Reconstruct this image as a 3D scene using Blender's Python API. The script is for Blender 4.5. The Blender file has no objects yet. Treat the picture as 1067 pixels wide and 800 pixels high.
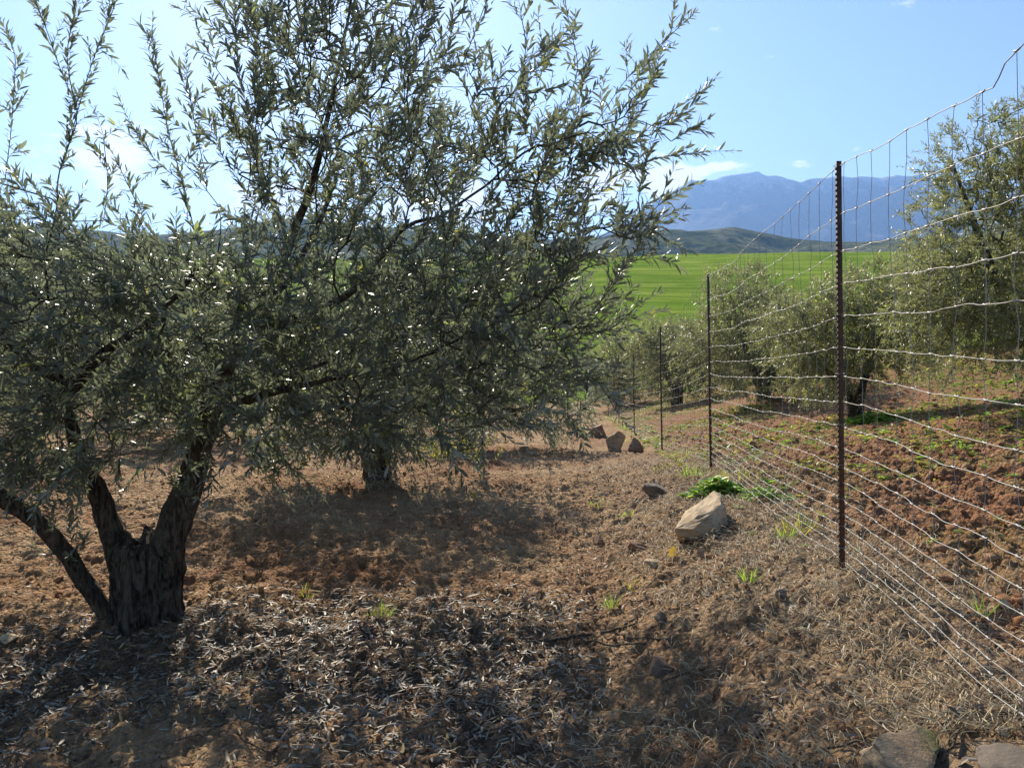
import bpy, math, random
import numpy as np

random.seed(7)
RNG = np.random.default_rng(11)
R = math.radians
SC = bpy.context.scene
COL = SC.collection

# ------------------------------------------------------------------ camera
CAM_Z, FPX, PITCH = 1.6, 800.0, -R(2.87)
cd = bpy.data.cameras.new('camera'); cam = bpy.data.objects.new('camera', cd); COL.objects.link(cam)
cam.location = (0, 0, CAM_Z); cam.rotation_euler = (R(90) + PITCH, 0, 0)
cd.sensor_width = 36; cd.lens = 36 * FPX / 1067; cd.clip_start = 0.05; cd.clip_end = 60000
SC.camera = cam
FWD = np.array([0, math.cos(PITCH), math.sin(PITCH)]); UPV = np.array([0, -math.sin(PITCH), math.cos(PITCH)])
CAMP = np.array([0, 0, CAM_Z])

def P(px, py, d):
    """a place seen at px,py in the photo, d metres ahead"""
    return CAMP + d * (FWD + (px - 533.5) / FPX * np.array([1., 0, 0]) + (400 - py) / FPX * UPV)

# ------------------------------------------------------------------ noise
def _hash(ix, iy, s):
    n = (ix.astype(np.int64) * 374761393 + iy.astype(np.int64) * 668265263 + s * 974711) & 0x7fffffff
    n = ((n ^ (n >> 13)) * 1274126177) & 0x7fffffff
    return ((n ^ (n >> 16)) & 0xffff) / 65535.0

def vnoise(x, y, s=0):
    x = np.asarray(x, float); y = np.asarray(y, float)
    ix = np.floor(x); iy = np.floor(y); fx = x - ix; fy = y - iy
    fx = fx * fx * fx * (fx * (fx * 6 - 15) + 10); fy = fy * fy * fy * (fy * (fy * 6 - 15) + 10)
    a = _hash(ix, iy, s); b = _hash(ix + 1, iy, s); c = _hash(ix, iy + 1, s); d = _hash(ix + 1, iy + 1, s)
    return (a * (1 - fx) + b * fx) * (1 - fy) + (c * (1 - fx) + d * fx) * fy * 1.0

def fbm(x, y, s=0, o=4, g=.5):
    v = 0; a = 1; t = 0
    for k in range(o):
        v = v + a * vnoise(x * 2 ** k + 17.3 * k, y * 2 ** k - 9.1 * k, s + k); t += a; a *= g
    return v / t

def cellbump(x, y, s=0):
    """rounded lumps: 1 at a lump's middle, 0 between lumps"""
    ix = np.floor(x); iy = np.floor(y); best = np.full(np.shape(x), 9.)
    for dx in (-1, 0, 1):
        for dy in (-1, 0, 1):
            cx = ix + dx; cy = iy + dy
            qx = cx + _hash(cx, cy, s); qy = cy + _hash(cx, cy, s + 5)
            rr = .45 + .55 * _hash(cx, cy, s + 9)
            best = np.minimum(best, np.hypot(x - qx, y - qy) / rr)
    return np.clip(1 - best * best, 0, 1)

def sstep(x, a, b):
    t = np.clip((x - a) / (b - a), 0, 1); return t * t * (3 - 2 * t)

# ------------------------------------------------------------------ ground height
FY = [-9, -.5, 3.66, 7.8, 12.1, 17, 22, 27]
FX = [.3, 1.14, 1.574, 2.01, 2.37, 2.72, 3.08, 3.4]
def fence_x(y): return np.interp(y, FY, FX)
def base_h(x, y):
    x = np.asarray(x, float); y = np.asarray(y, float)
    zf = np.interp(y, [-9, 0, 3.66, 7.8, 12.1, 17, 25, 45, 60, 120], [.5, .5, .48, .31, -.09, -.38, -.8, -1.9, -2.9, -3.4])
    zl = np.interp(y, [-9, 0, 3, 4.4, 6.5, 8.5, 12, 17, 25, 45, 60, 120], [0, 0, 0, .05, .10, .15, -.12, -.45, -.85, -1.95, -2.95, -3.5])
    xf = fence_x(y)
    k = sstep(x, xf - 1.25, xf - .05)
    zr = zf + (.15 + .08 * sstep(y, 13, 19)) * np.clip(x - xf, 0, 9) * sstep(y, 1, 9)
    zl = zl + .03 * np.clip(-x - 3, 0, 20)
    fade = 1 - sstep(y, 40, 70)
    return np.where(y < 70, zl * (1 - k) + zr * k * fade + (1 - fade) * k * zf, zl)

def ground_h(x, y):
    x = np.asarray(x, float); y = np.asarray(y, float)
    z = base_h(x, y)
    near = 1 - sstep(np.hypot(x, y), 25, 60)
    right = sstep(x - fence_x(y), .1, .9)
    z = z + near * ((fbm(x * 1.1, y * 1.1, 3, 3) - .5) * .10)
    wx = x + (vnoise(x * 7, y * 7, 21) - .5) * .12; wy = y + (vnoise(x * 7, y * 7, 22) - .5) * .12
    clod = .60 * cellbump(wx * 4.2, wy * 4.2, 31) + .5 * cellbump(wx * 9, wy * 9, 32) * (.4 + .6 * vnoise(x * 3, y * 3, 8))
    crag = np.abs(fbm(x * 5.5, y * 5.5, 61, 4, .6) - .5) * 2
    fine = cellbump(wx * 21, wy * 21, 33)
    patch = sstep(fbm(x * .9, y * .9, 41, 3), .38, .62)
    z = z + near * (right * (clod * .05 - crag * .14 + fine * .032 + .03) + (1 - right) * ((.45 + .55 * patch) * clod * .042 - crag * .065 + fine * .026 + (fbm(x * 9, y * 9, 51, 3) - .5) * .03))
    return z

GRID = {}
def gz(x, y):
    """height of the ground sheet itself, looked up in its grid"""
    if not GRID: return ground_h(x, y)
    xs, ys, Z = GRID['g']; x = np.asarray(x, float); y = np.asarray(y, float)
    i = np.clip(np.searchsorted(xs, x) - 1, 0, len(xs) - 2); j = np.clip(np.searchsorted(ys, y) - 1, 0, len(ys) - 2)
    u = (x - xs[i]) / (xs[i + 1] - xs[i]); v = (y - ys[j]) / (ys[j + 1] - ys[j])
    return (Z[j, i] * (1 - u) + Z[j, i + 1] * u) * (1 - v) + (Z[j + 1, i] * (1 - u) + Z[j + 1, i + 1] * u) * v

def G(px, py):
    """where the ground shows at px,py"""
    d = np.concatenate([np.arange(1.5, 14, .01), np.arange(14, 70, .05)])
    pts = P(px, py, 1.0) - CAMP
    pts = CAMP + d[:, None] * pts
    under = pts[:, 2] < gz(pts[:, 0], pts[:, 1])
    i = int(np.argmax(under)) if under.any() else len(d) - 1
    p = pts[i].copy(); p[2] = float(gz(p[0], p[1])); return p, d[i]

# ------------------------------------------------------------------ mesh helpers
def new_obj(name, me, mat, parent=None):
    o = bpy.data.objects.new(name, me); COL.objects.link(o)
    if mat is not None: me.materials.append(mat)
    if parent is not None: o.parent = parent
    return o

def np_mesh(name, V, quads=None, tris=None, smooth=False, attr=None):
    V = np.asarray(V, np.float32).reshape(-1, 3)
    q = np.zeros((0, 4), np.int32) if quads is None else np.asarray(quads, np.int32).reshape(-1, 4)
    t = np.zeros((0, 3), np.int32) if tris is None else np.asarray(tris, np.int32).reshape(-1, 3)
    me = bpy.data.meshes.new(name)
    me.vertices.add(len(V)); me.vertices.foreach_set('co', V.ravel())
    nl = 4 * len(q) + 3 * len(t)
    me.loops.add(nl); me.loops.foreach_set('vertex_index', np.concatenate([q.ravel(), t.ravel()]))
    me.polygons.add(len(q) + len(t))
    ls = np.concatenate([np.arange(len(q)) * 4, 4 * len(q) + np.arange(len(t)) * 3]).astype(np.int32)
    me.polygons.foreach_set('loop_start', ls)
    if smooth: me.polygons.foreach_set('use_smooth', np.ones(len(q) + len(t), bool))
    if attr:
        for k, v in attr.items():
            a = me.attributes.new(k, 'FLOAT', 'POINT'); a.data.foreach_set('value', np.asarray(v, np.float32))
    me.update(calc_edges=True); me.validate()
    return me

class Tubes:
    """collects tapered tubes into one mesh"""
    def __init__(s): s.V = []; s.Q = []; s.n = 0
    def add(s, pts, rad, sides=5, lump=0, seed=0, cap=True):
        pts = np.asarray(pts, float); n = len(pts); rad = np.broadcast_to(np.asarray(rad, float), (n,))
        tan = np.gradient(pts, axis=0); tan /= np.linalg.norm(tan, axis=1)[:, None] + 1e-9
        a = np.array([0, 0, 1.]) if abs(tan[0, 2]) < .9 else np.array([1., 0, 0])
        u = np.cross(a, tan[0]); u /= np.linalg.norm(u); U = np.empty_like(pts)
        for i in range(n):
            u = u - tan[i] * (u @ tan[i]); u /= np.linalg.norm(u) + 1e-9; U[i] = u
        W = np.cross(tan, U)
        th = np.arange(sides) * 2 * math.pi / sides
        rr = rad[:, None] * np.ones((1, sides))
        if lump:
            ii = np.arange(n)[:, None] * .8; 
            rr = rr * (1 + lump * (fbm(ii * .35 + seed, np.cos(th)[None] * 1.6 + seed * 1.7 + np.sin(th)[None] * 3.1, 60 + seed, 3) - .5) * 2)
        ring = pts[:, None] + rr[..., None] * (np.cos(th)[None, :, None] * U[:, None] + np.sin(th)[None, :, None] * W[:, None])
        s.V.append(ring.reshape(-1, 3))
        i = np.arange(n - 1)[:, None] * sides; j = np.arange(sides)[None]; k = (j + 1) % sides
        s.Q.append((np.stack([i + j, i + k, i + sides + k, i + sides + j], -1) + s.n).reshape(-1, 4))
        s.n += n * sides
        if cap:
            c = pts[-1] + tan[-1] * rad[-1] * .5
            s.V.append(c[None]); e = s.n - sides
            jj = np.arange(sides); s.Q.append(np.stack([e + jj, e + (jj + 1) % sides, np.full(sides, s.n), np.full(sides, s.n)], -1)); s.n += 1
    def mesh(s, name, smooth=True):
        V = np.concatenate(s.V); Q = np.concatenate(s.Q)
        deg = Q[:, 2] == Q[:, 3]
        return np_mesh(name, V, Q[~deg], Q[deg][:, :3], smooth)

class Leaves:
    """collects lance-shaped leaves into one mesh"""
    def __init__(s): s.B = []; s.D = []; s.N = []; s.L = []; s.W = []; s.C = []; s.T = []
    def add(s, B, D, N, L, W, C, T):
        s.B.append(np.asarray(B)); s.D.append(np.asarray(D)); s.N.append(np.asarray(N))
        for a, v in ((s.L, L), (s.W, W), (s.C, C), (s.T, T)): a.append(np.broadcast_to(np.asarray(v, float), (len(B),)))
    def count(s): return sum(len(b) for b in s.B)
    def mesh(s, name):
        B = np.concatenate(s.B); D = np.concatenate(s.D); N = np.concatenate(s.N)
        L = np.concatenate(s.L)[:, None]; W = np.concatenate(s.W)[:, None]; C = np.concatenate(s.C)[:, None]; T = np.concatenate(s.T)
        D = D / (np.linalg.norm(D, axis=1)[:, None] + 1e-9)
        N = N - D * np.sum(N * D, 1)[:, None]; N /= np.linalg.norm(N, axis=1)[:, None] + 1e-9
        S = np.cross(D, N)
        def pt(t, w, f): return B + D * L * t + S * W * w + N * (-C * L * t * t + W * f)
        V = np.stack([pt(0, 0, 0), pt(.3, -.46, .16), pt(.3, .46, .16), pt(.68, -.44, .14), pt(.68, .44, .14), pt(1, 0, 0), pt(.3, 0, 0), pt(.68, 0, 0)], 1)
        n = len(B); o = np.arange(n)[:, None] * 8
        q = np.concatenate([o + [1, 6, 7, 3], o + [6, 2, 4, 7]]); t = np.concatenate([o + [0, 6, 1], o + [0, 2, 6], o + [3, 7, 5], o + [7, 4, 5]])
        return np_mesh(name, V.reshape(-1, 3), q, t, False, {'tint': np.repeat(T, 8)})

def tag(o, label=None, cat=None, group=None, kind=None):
    if label: o['label'] = label
    if cat: o['category'] = cat
    if group: o['group'] = group
    if kind: o['kind'] = kind
    return o

def empty(name, loc):
    o = bpy.data.objects.new(name, None); COL.objects.link(o); o.location = loc; o.empty_display_size = .2; return o

def unit(v): v = np.asarray(v, float); return v / (np.linalg.norm(v) + 1e-9)

def smooth_path(pts, step=.06):
    """Catmull-Rom through the points"""
    pts = np.asarray(pts, float); p = np.vstack([2 * pts[0] - pts[1], pts, 2 * pts[-1] - pts[-2]]); out = []
    for i in range(1, len(p) - 2):
        n = max(2, int(np.linalg.norm(p[i + 1] - p[i]) / step))
        for t in np.arange(n) / n:
            out.append(.5 * (2 * p[i] + (p[i + 1] - p[i - 1]) * t + (2 * p[i - 1] - 5 * p[i] + 4 * p[i + 1] - p[i + 2]) * t ** 2 + (3 * p[i] - p[i - 1] - 3 * p[i + 1] + p[i + 2]) * t ** 3))
    out.append(pts[-1]); return np.array(out)

# ------------------------------------------------------------------ materials
class M:
    def __init__(s, name):
        s.m = bpy.data.materials.new(name); s.m.use_nodes = True; s.t = s.m.node_tree; s.t.nodes.clear()
        s.out = s.t.nodes.new('ShaderNodeOutputMaterial')
    def n(s, typ, **kw):
        nd = s.t.nodes.new(typ)
        for k, v in kw.items():
            if k in nd.inputs: nd.inputs[k].default_value = v
            else: setattr(nd, k, v)
        return nd
    def l(s, a, b): s.t.links.new(a, b)
    def noise(s, scale, detail=6, rough=.6, vec=None, dist=0):
        nd = s.n('ShaderNodeTexNoise'); nd.inputs['Scale'].default_value = scale; nd.inputs['Detail'].default_value = detail
        nd.inputs['Roughness'].default_value = rough; nd.inputs['Distortion'].default_value = dist
        s.l(vec if vec is not None else s.co(), nd.inputs['Vector']); return nd.outputs['Fac']
    def co(s):
        if not hasattr(s, '_co'): s._co = s.n('ShaderNodeNewGeometry')
        return s._co.outputs['Position']
    def ramp(s, fac, stops, interp='LINEAR'):
        nd = s.n('ShaderNodeValToRGB'); cr = nd.color_ramp; cr.interpolation = interp
        while len(cr.elements) < len(stops): cr.elements.new(.5)
        for e, (p, c) in zip(cr.elements, stops):
            e.position = p; e.color = (*c, 1) if isinstance(c, tuple) else (c, c, c, 1)
        s.l(fac, nd.inputs['Fac']); return nd.outputs['Color']
    def mix(s, fac, a, b, typ='MIX'):
        nd = s.n('ShaderNodeMix', data_type='RGBA', blend_type=typ)
        for idx, v in ((0, fac), (6, a), (7, b)):
            if isinstance(v, (int, float)): nd.inputs[idx].default_value = v
            elif isinstance(v, tuple): nd.inputs[idx].default_value = (*v, 1)
            else: s.l(v, nd.inputs[idx])
        return nd.outputs[2]
    def math(s, op, a, b=0, clamp=False):
        nd = s.n('ShaderNodeMath', operation=op, use_clamp=clamp)
        for i, v in enumerate((a, b)):
            if isinstance(v, (int, float)): nd.inputs[i].default_value = v
            else: s.l(v, nd.inputs[i])
        return nd.outputs[0]
    def attr(s, name): return s.n('ShaderNodeAttribute', attribute_name=name).outputs['Fac']
    def bump(s, h, strength=.5, dist=.01, nrm=None):
        nd = s.n('ShaderNodeBump'); nd.inputs['Strength'].default_value = strength; nd.inputs['Distance'].default_value = dist
        s.l(h, nd.inputs['Height'])
        if nrm is not None: s.l(nrm, nd.inputs['Normal'])
        return nd.outputs['Normal']
    def pbr(s, col, rough=.8, nrm=None, metal=0, spec=.5):
        nd = s.n('ShaderNodeBsdfPrincipled')
        for k, v in (('Base Color', col), ('Roughness', rough), ('Metallic', metal), ('Specular IOR Level', spec)):
            if isinstance(v, tuple): nd.inputs[k].default_value = (*v, 1)
            elif isinstance(v, (int, float)): nd.inputs[k].default_value = v
            else: s.l(v, nd.inputs[k])
        if nrm is not None: s.l(nrm, nd.inputs['Normal'])
        return nd.outputs[0]
    def done(s, sh): s.l(sh, s.out.inputs['Surface']); return s.m

def leaf_mat(name, top, back, trans, tmix=.3, rough=.38, spec=.45):
    m = M(name); tint = m.attr('tint')
    geo = m.n('ShaderNodeNewGeometry')
    topc = m.ramp(tint, [(0, tuple(.6 * c for c in top)), (.5, top), (.85, (top[0] * 1.6, top[1] * 1.5, top[2] * 1.2)), (.97, (.16, .19, .03)), (1, (.22, .16, .04))])
    backc = m.ramp(tint, [(0, tuple(.75 * c for c in back)), (.6, back), (.9, tuple(1.2 * c for c in back)), (1, (.24, .22, .09))])
    c = m.mix(geo.outputs['Backfacing'], topc, backc)
    p = m.pbr(c, rough, None, 0, spec)
    tr = m.n('ShaderNodeBsdfTranslucent')
    m.l(m.ramp(tint, [(0, tuple(.7 * c for c in trans)), (.7, trans), (.95, (trans[0] * 2.2, trans[1] * 2.2, trans[2])), (1, (.5, .34, .06))]), tr.inputs['Color'])
    mx = m.n('ShaderNodeMixShader'); mx.inputs[0].default_value = tmix
    m.l(p, mx.inputs[1]); m.l(tr.outputs[0], mx.inputs[2])
    return m.done(mx.outputs[0])

MAT = {}
MAT['leaf'] = leaf_mat('olive_leaf', (.108, .120, .090), (.38, .385, .325), (.27, .32, .185), .40, .36)
MAT['leaf_sunlit'] = leaf_mat('olive_leaf_sunlit', (.15, .16, .09), (.42, .42, .31), (.40, .43, .15), .38, .38)  # lighter olive leaf: sunlight on trees beyond the fence put into its colour
MAT['weed'] = leaf_mat('weed_leaf', (.13, .25, .04), (.15, .25, .06), (.42, .62, .08), .45, .5)
MAT['yellow_weed'] = leaf_mat('yellowing_weed_leaf', (.27, .29, .06), (.26, .28, .07), (.55, .54, .09), .45, .5)
MAT['litter'] = None

def litter_mat():
    m = M('fallen_leaf'); t = m.attr('tint')
    c = m.ramp(t, [(0, (.05, .034, .022)), (.3, (.12, .088, .058)), (.55, (.22, .19, .15)), (.8, (.34, .31, .25)), (.95, (.42, .36, .25)), (1, (.45, .30, .10))])
    return m.done(m.pbr(c, .55, None, 0, .4))
MAT['litter'] = litter_mat()
def straw_mat():
    m = M('dry_straw'); t = m.attr('tint')
    c = m.ramp(t, [(0, (.10, .06, .035)), (.35, (.26, .19, .115)), (.75, (.58, .47, .28)), (1, (.72, .61, .38))])
    p = m.pbr(c, .6, None, 0, .3); tr = m.n('ShaderNodeBsdfTranslucent'); m.l(c, tr.inputs['Color'])
    mx = m.n('ShaderNodeMixShader'); mx.inputs[0].default_value = .25; m.l(p, mx.inputs[1]); m.l(tr.outputs[0], mx.inputs[2])
    return m.done(mx.outputs[0])
MAT['straw'] = straw_mat()

def bark_mat(name, dark, light, scale=1.0):
    m = M(name)
    mp = m.n('ShaderNodeMapping'); mp.inputs['Scale'].default_value = (1, 1, .28); m.l(m.co(), mp.inputs['Vector'])
    f1 = m.noise(26 * scale, 8, .65, mp.outputs[0], 1.2); f2 = m.noise(5, 4, .6)
    vr = m.n('ShaderNodeTexVoronoi'); vr.inputs['Scale'].default_value = 34 * scale; m.l(mp.outputs[0], vr.inputs['Vector'])
    h = m.math('ADD', f1, m.math('MULTIPLY', vr.outputs['Distance'], .5))
    c = m.mix(m.ramp(f1, [(.42, 0.), (.60, 1.)]), dark, light)
    c = m.mix(m.math('MULTIPLY', m.ramp(f2, [(.5, 0.), (.66, 1.)]), .35), c, (.15, .135, .10))
    return m.done(m.pbr(c, .9, m.bump(h, 1., .05), 0, .2))
MAT['bark'] = bark_mat('olive_bark', (.016, .012, .009), (.15, .118, .088))
MAT['limb'] = bark_mat('olive_limb_bark', (.035, .027, .02), (.17, .135, .10), 1.3)
MAT['twig'] = bark_mat('olive_twig_bark', (.09, .08, .062), (.20, .18, .145), 3)
MAT['deadwood'] = bark_mat('dead_wood', (.10, .075, .055), (.30, .25, .19), 3)

def soil_mat():
    m = M('orchard_soil')
    n1 = m.noise(.9, 6, .6); n2 = m.noise(9, 8, .68); n3 = m.noise(60, 5, .7)
    red = m.mix(n2, (.12, .048, .022), (.37, .195, .095))
    dry = m.mix(n2, (.19, .108, .053), (.62, .43, .24))
    c = m.mix(m.ramp(n1, [(.36, 0.), (.62, 1.)]), red, dry)
    # the bank along the fence carries bleached straw dust; the tilled field beyond is redder
    c = m.mix(m.math('MULTIPLY', m.attr('hay'), m.ramp(n2, [(.3, .2), (.6, .9)])), c, (.24, .175, .11))
    tilled = m.mix(n2, (.11, .040, .018), (.40, .19, .088))
    c = m.mix(m.math('MULTIPLY', m.attr('tilled'), .8), c, tilled)
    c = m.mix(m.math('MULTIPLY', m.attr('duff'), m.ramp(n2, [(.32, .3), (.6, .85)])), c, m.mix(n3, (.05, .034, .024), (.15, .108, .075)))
    c = m.mix(m.math('MULTIPLY', m.attr('green'), m.ramp(n3, [(.45, 0.), (.6, .7)])), c, (.16, .19, .045))
    c = m.mix(m.ramp(n3, [(.57, 0.), (.66, .75)]), c, (.50, .41, .29))
    c = m.mix(m.ramp(n3, [(.32, .75), (.44, 0.)]), c, (.05, .03, .02))
    v = m.n('ShaderNodeTexVoronoi'); v.inputs['Scale'].default_value = 42; m.l(m.co(), v.inputs['Vector'])
    h = m.math('ADD', m.math('MULTIPLY', v.outputs['Distance'], -.6), m.math('ADD', m.math('MULTIPLY', n2, .8), m.math('MULTIPLY', n3, .5)))
    return m.done(m.pbr(c, .95, m.bump(h, 1., .035), 0, .15))
MAT['soil'] = soil_mat()
def clod_mat():
    m = M('soil_clod'); n2 = m.noise(14, 6, .65); n3 = m.noise(2.2, 3)
    c = m.mix(n2, (.15, .058, .027), (.43, .225, .11)); c = m.mix(m.ramp(n3, [(.4, 0.), (.65, .7)]), c, (.40, .28, .17))
    return m.done(m.pbr(c, .95, m.bump(m.noise(70, 5, .7), .6, .01), 0, .15))
MAT['clod'] = clod_mat()
def rock_mat(name, a, b, dark=(.10, .08, .06), moss=0, scale=1.):
    m = M(name); n1 = m.noise(5 * scale, 8, .65); n2 = m.noise(28 * scale, 8, .7)
    mp = m.n('ShaderNodeMapping'); mp.inputs['Rotation'].default_value = (.5, .6, .2); mp.inputs['Scale'].default_value = (1, 1, 4); m.l(m.co(), mp.inputs['Vector'])
    n4 = m.noise(6 * scale, 6, .7, mp.outputs[0])
    c = m.mix(m.ramp(n1, [(.35, 0.), (.65, 1.)]), a, b); c = m.mix(m.ramp(n4, [(.5, 0.), (.62, .6)]), c, dark)
    c = m.mix(m.ramp(n2, [(.30, .5), (.45, 0.)]), c, dark)
    if moss:
        ms = m.ramp(m.noise(4, 6, .6), [(.44, 0.), (.56, 1.)])
        sx = m.n('ShaderNodeSeparateXYZ'); m.l(m.co(), sx.inputs[0])
        ms = m.math('MULTIPLY', ms, m.ramp(m.math('SUBTRACT', sx.outputs[0], moss), [(0., 0.), (.08, 1.)]))
        c = m.mix(ms, c, m.mix(n2, (.03, .05, .008), (.10, .14, .02)))
    return m.done(m.pbr(c, .85, m.bump(m.math('ADD', n2, n4), .7, .012), 0, .25))
MAT['stone'] = rock_mat('limestone', (.36, .26, .15), (.52, .40, .255))
MAT['stone_grey'] = rock_mat('grey_stone', (.15, .12, .095), (.26, .215, .17))
MAT['stone_dark'] = rock_mat('dark_stone', (.085, .066, .052), (.16, .13, .10))
MAT['stone_red'] = rock_mat('reddish_stone', (.20, .12, .08), (.34, .22, .14))
def rust_mat():
    m = M('rusty_steel'); n = m.noise(60, 8, .7); n2 = m.noise(9, 4)
    c = m.mix(m.ramp(n, [(.35, 0.), (.65, 1.)]), (.045, .028, .02), (.13, .065, .035)); c = m.mix(m.ramp(n2, [(.5, 0.), (.7, .5)]), c, (.09, .08, .075))
    return m.done(m.pbr(c, .7, m.bump(n, .4, .003), .25, .4))
MAT['rust'] = rust_mat()
def wire_mat():
    m = M('galvanised_wire'); n = m.noise(30, 5, .6)
    c = m.mix(n, (.20, .195, .18), (.44, .43, .40)); return m.done(m.pbr(c, .6, None, .2, .4))
MAT['wire'] = wire_mat()
def field_mat():
    m = M('green_crop'); mp = m.n('ShaderNodeMapping'); mp.inputs['Scale'].default_value = (.02, .25, .1); m.l(m.co(), mp.inputs['Vector'])
    n1 = m.noise(.06, 5, .6); n2 = m.noise(1, 6, .65, mp.outputs[0]); n3 = m.noise(1.3, 6, .7)
    c = m.mix(m.ramp(n1, [(.35, 0.), (.65, 1.)]), (.19, .31, .035), (.42, .49, .10)); c = m.mix(m.ramp(n2, [(.38, .8), (.6, 0.)]), c, (.13, .23, .025))
    c = m.mix(m.ramp(n3, [(.35, .4), (.55, 0.)]), c, (.14, .25, .025))
    p = m.n('ShaderNodeBsdfDiffuse'); m.l(c, p.inputs['Color']); m.l(m.bump(m.math('ADD', n2, n3), 1., .6), p.inputs['Normal'])
    tr = m.n('ShaderNodeBsdfTranslucent'); m.l(m.mix(.5, c, (.60, .78, .07)), tr.inputs['Color']); m.l(m.bump(m.math('ADD', n2, n3), 1., .6), tr.inputs['Normal'])
    mx = m.n('ShaderNodeMixShader'); mx.inputs[0].default_value = .1; m.l(p.outputs[0], mx.inputs[1]); m.l(tr.outputs[0], mx.inputs[2])
    return m.done(mx.outputs[0])
MAT['field'] = field_mat()
def hill_mat():
    m = M('scrub_hillside'); v = m.n('ShaderNodeTexVoronoi'); v.inputs['Scale'].default_value = .055; m.l(m.co(), v.inputs['Vector'])
    n1 = m.noise(.006, 6, .6); n2 = m.noise(.03, 6, .65)
    c = m.mix(m.ramp(n1, [(.4, 0.), (.6, 1.)]), (.10, .12, .05), (.22, .21, .12)); c = m.mix(m.ramp(v.outputs['Distance'], [(.3, .8), (.55, 0.)]), c, (.035, .05, .022))
    c = m.mix(m.ramp(n2, [(.4, .7), (.55, 0.)]), c, (.05, .065, .03))
    return m.done(m.pbr(c, 1, m.bump(n2, 1, 6), 0, 0))
MAT['hill'] = hill_mat()
def mountain_mat():
    m = M('mountain_rock'); n1 = m.noise(.0016, 8, .65); n2 = m.noise(.006, 8, .7)
    c = m.mix(n1, (.12, .12, .11), (.26, .24, .22))
    sx = m.n('ShaderNodeSeparateXYZ'); m.l(m.co(), sx.inputs[0])
    hgt = m.math('ADD', sx.outputs[2], m.math('MULTIPLY', m.math('SUBTRACT', n2, .5), 700))
    snow = m.ramp(m.math('DIVIDE', hgt, 2000), [(.78, 0.), (.86, .6)])
    c = m.mix(snow, c, (.78, .80, .84))
    return m.done(m.pbr(c, 1, m.bump(n2, 1, 60), 0, 0))
MAT['mountain'] = mountain_mat()
def plain(name, c, rough=.8):
    m = M(name); n = m.noise(3, 5); return m.done(m.pbr(m.mix(n, tuple(.85 * x for x in c), c), rough))
MAT['white_wall'] = plain('white_wall', (.80, .78, .74)); MAT['dark_glass'] = plain('dark_opening', (.03, .035, .04), .3)
MAT['grey_roof'] = plain('grey_roof', (.55, .54, .52))

# ------------------------------------------------------------------ ground sheet
def axis(lo, hi, a, b, fine, g1, g2, turn):
    """coordinates: step `fine` between a and b, growing outside"""
    mid = list(np.arange(a, b, fine)); up = []; x = mid[-1]; st = fine
    while x < hi:
        st *= g1 if x - b < turn else g2; x += st; up.append(x)
    dn = []; x = mid[0]; st = fine
    while x > lo:
        st *= g1 if a - x < turn else g2; x -= st; dn.append(x)
    return np.array(dn[::-1] + mid + up)

def build_ground():
    xs = axis(-9000, 9000, -3.0, 3.4, .02, 1.035, 1.2, 14); ys = axis(-2500, 12000, 2.4, 7.2, .02, 1.022, 1.2, 26)
    X, Y = np.meshgrid(xs, ys); Z = ground_h(X, Y)
    far = np.hypot(X, Y); Z = np.where(far > 400, -3.5 - .0 * far, Z)
    GRID['g'] = (xs, ys, Z)
    V = np.stack([X, Y, Z], -1).reshape(-1, 3)
    nx, ny = len(xs), len(ys); i = np.arange(ny - 1)[:, None] * nx + np.arange(nx - 1)[None]
    q = np.stack([i, i + 1, i + nx + 1, i + nx], -1).reshape(-1, 4)
    dx = X - fence_x(Y)
    hay = np.exp(-((dx + .35) / .75) ** 2) * (1 - sstep(Y, 9, 16)) * (.5 + .5 * sstep(fbm(X * 1.6, Y * 1.6, 71, 3), .3, .6))
    tilled = sstep(dx, .15, .8)
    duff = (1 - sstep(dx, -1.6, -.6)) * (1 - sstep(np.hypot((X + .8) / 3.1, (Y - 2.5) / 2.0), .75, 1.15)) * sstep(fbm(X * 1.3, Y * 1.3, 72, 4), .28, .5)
    green = (sstep(dx, .2, 1.0) * sstep(fbm(X * .8, Y * .8, 73, 4), .48, .62) + sstep(Y, 12, 30) * .5) 
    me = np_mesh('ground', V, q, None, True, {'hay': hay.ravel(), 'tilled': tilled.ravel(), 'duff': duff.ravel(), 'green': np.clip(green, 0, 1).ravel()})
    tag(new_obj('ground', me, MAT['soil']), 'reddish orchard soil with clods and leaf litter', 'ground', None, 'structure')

def grid_obj(name, xs, ys, zf, mat, label, cat, smooth=True):
    X, Y = np.meshgrid(xs, ys); Z = zf(X, Y); V = np.stack([X, Y, Z], -1).reshape(-1, 3)
    nx, ny = len(xs), len(ys); i = np.arange(ny - 1)[:, None] * nx + np.arange(nx - 1)[None]
    q = np.stack([i, i + 1, i + nx + 1, i + nx], -1).reshape(-1, 4)
    return tag(new_obj(name, np_mesh(name, V, q, None, smooth), mat), label, cat, None, 'structure')

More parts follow.
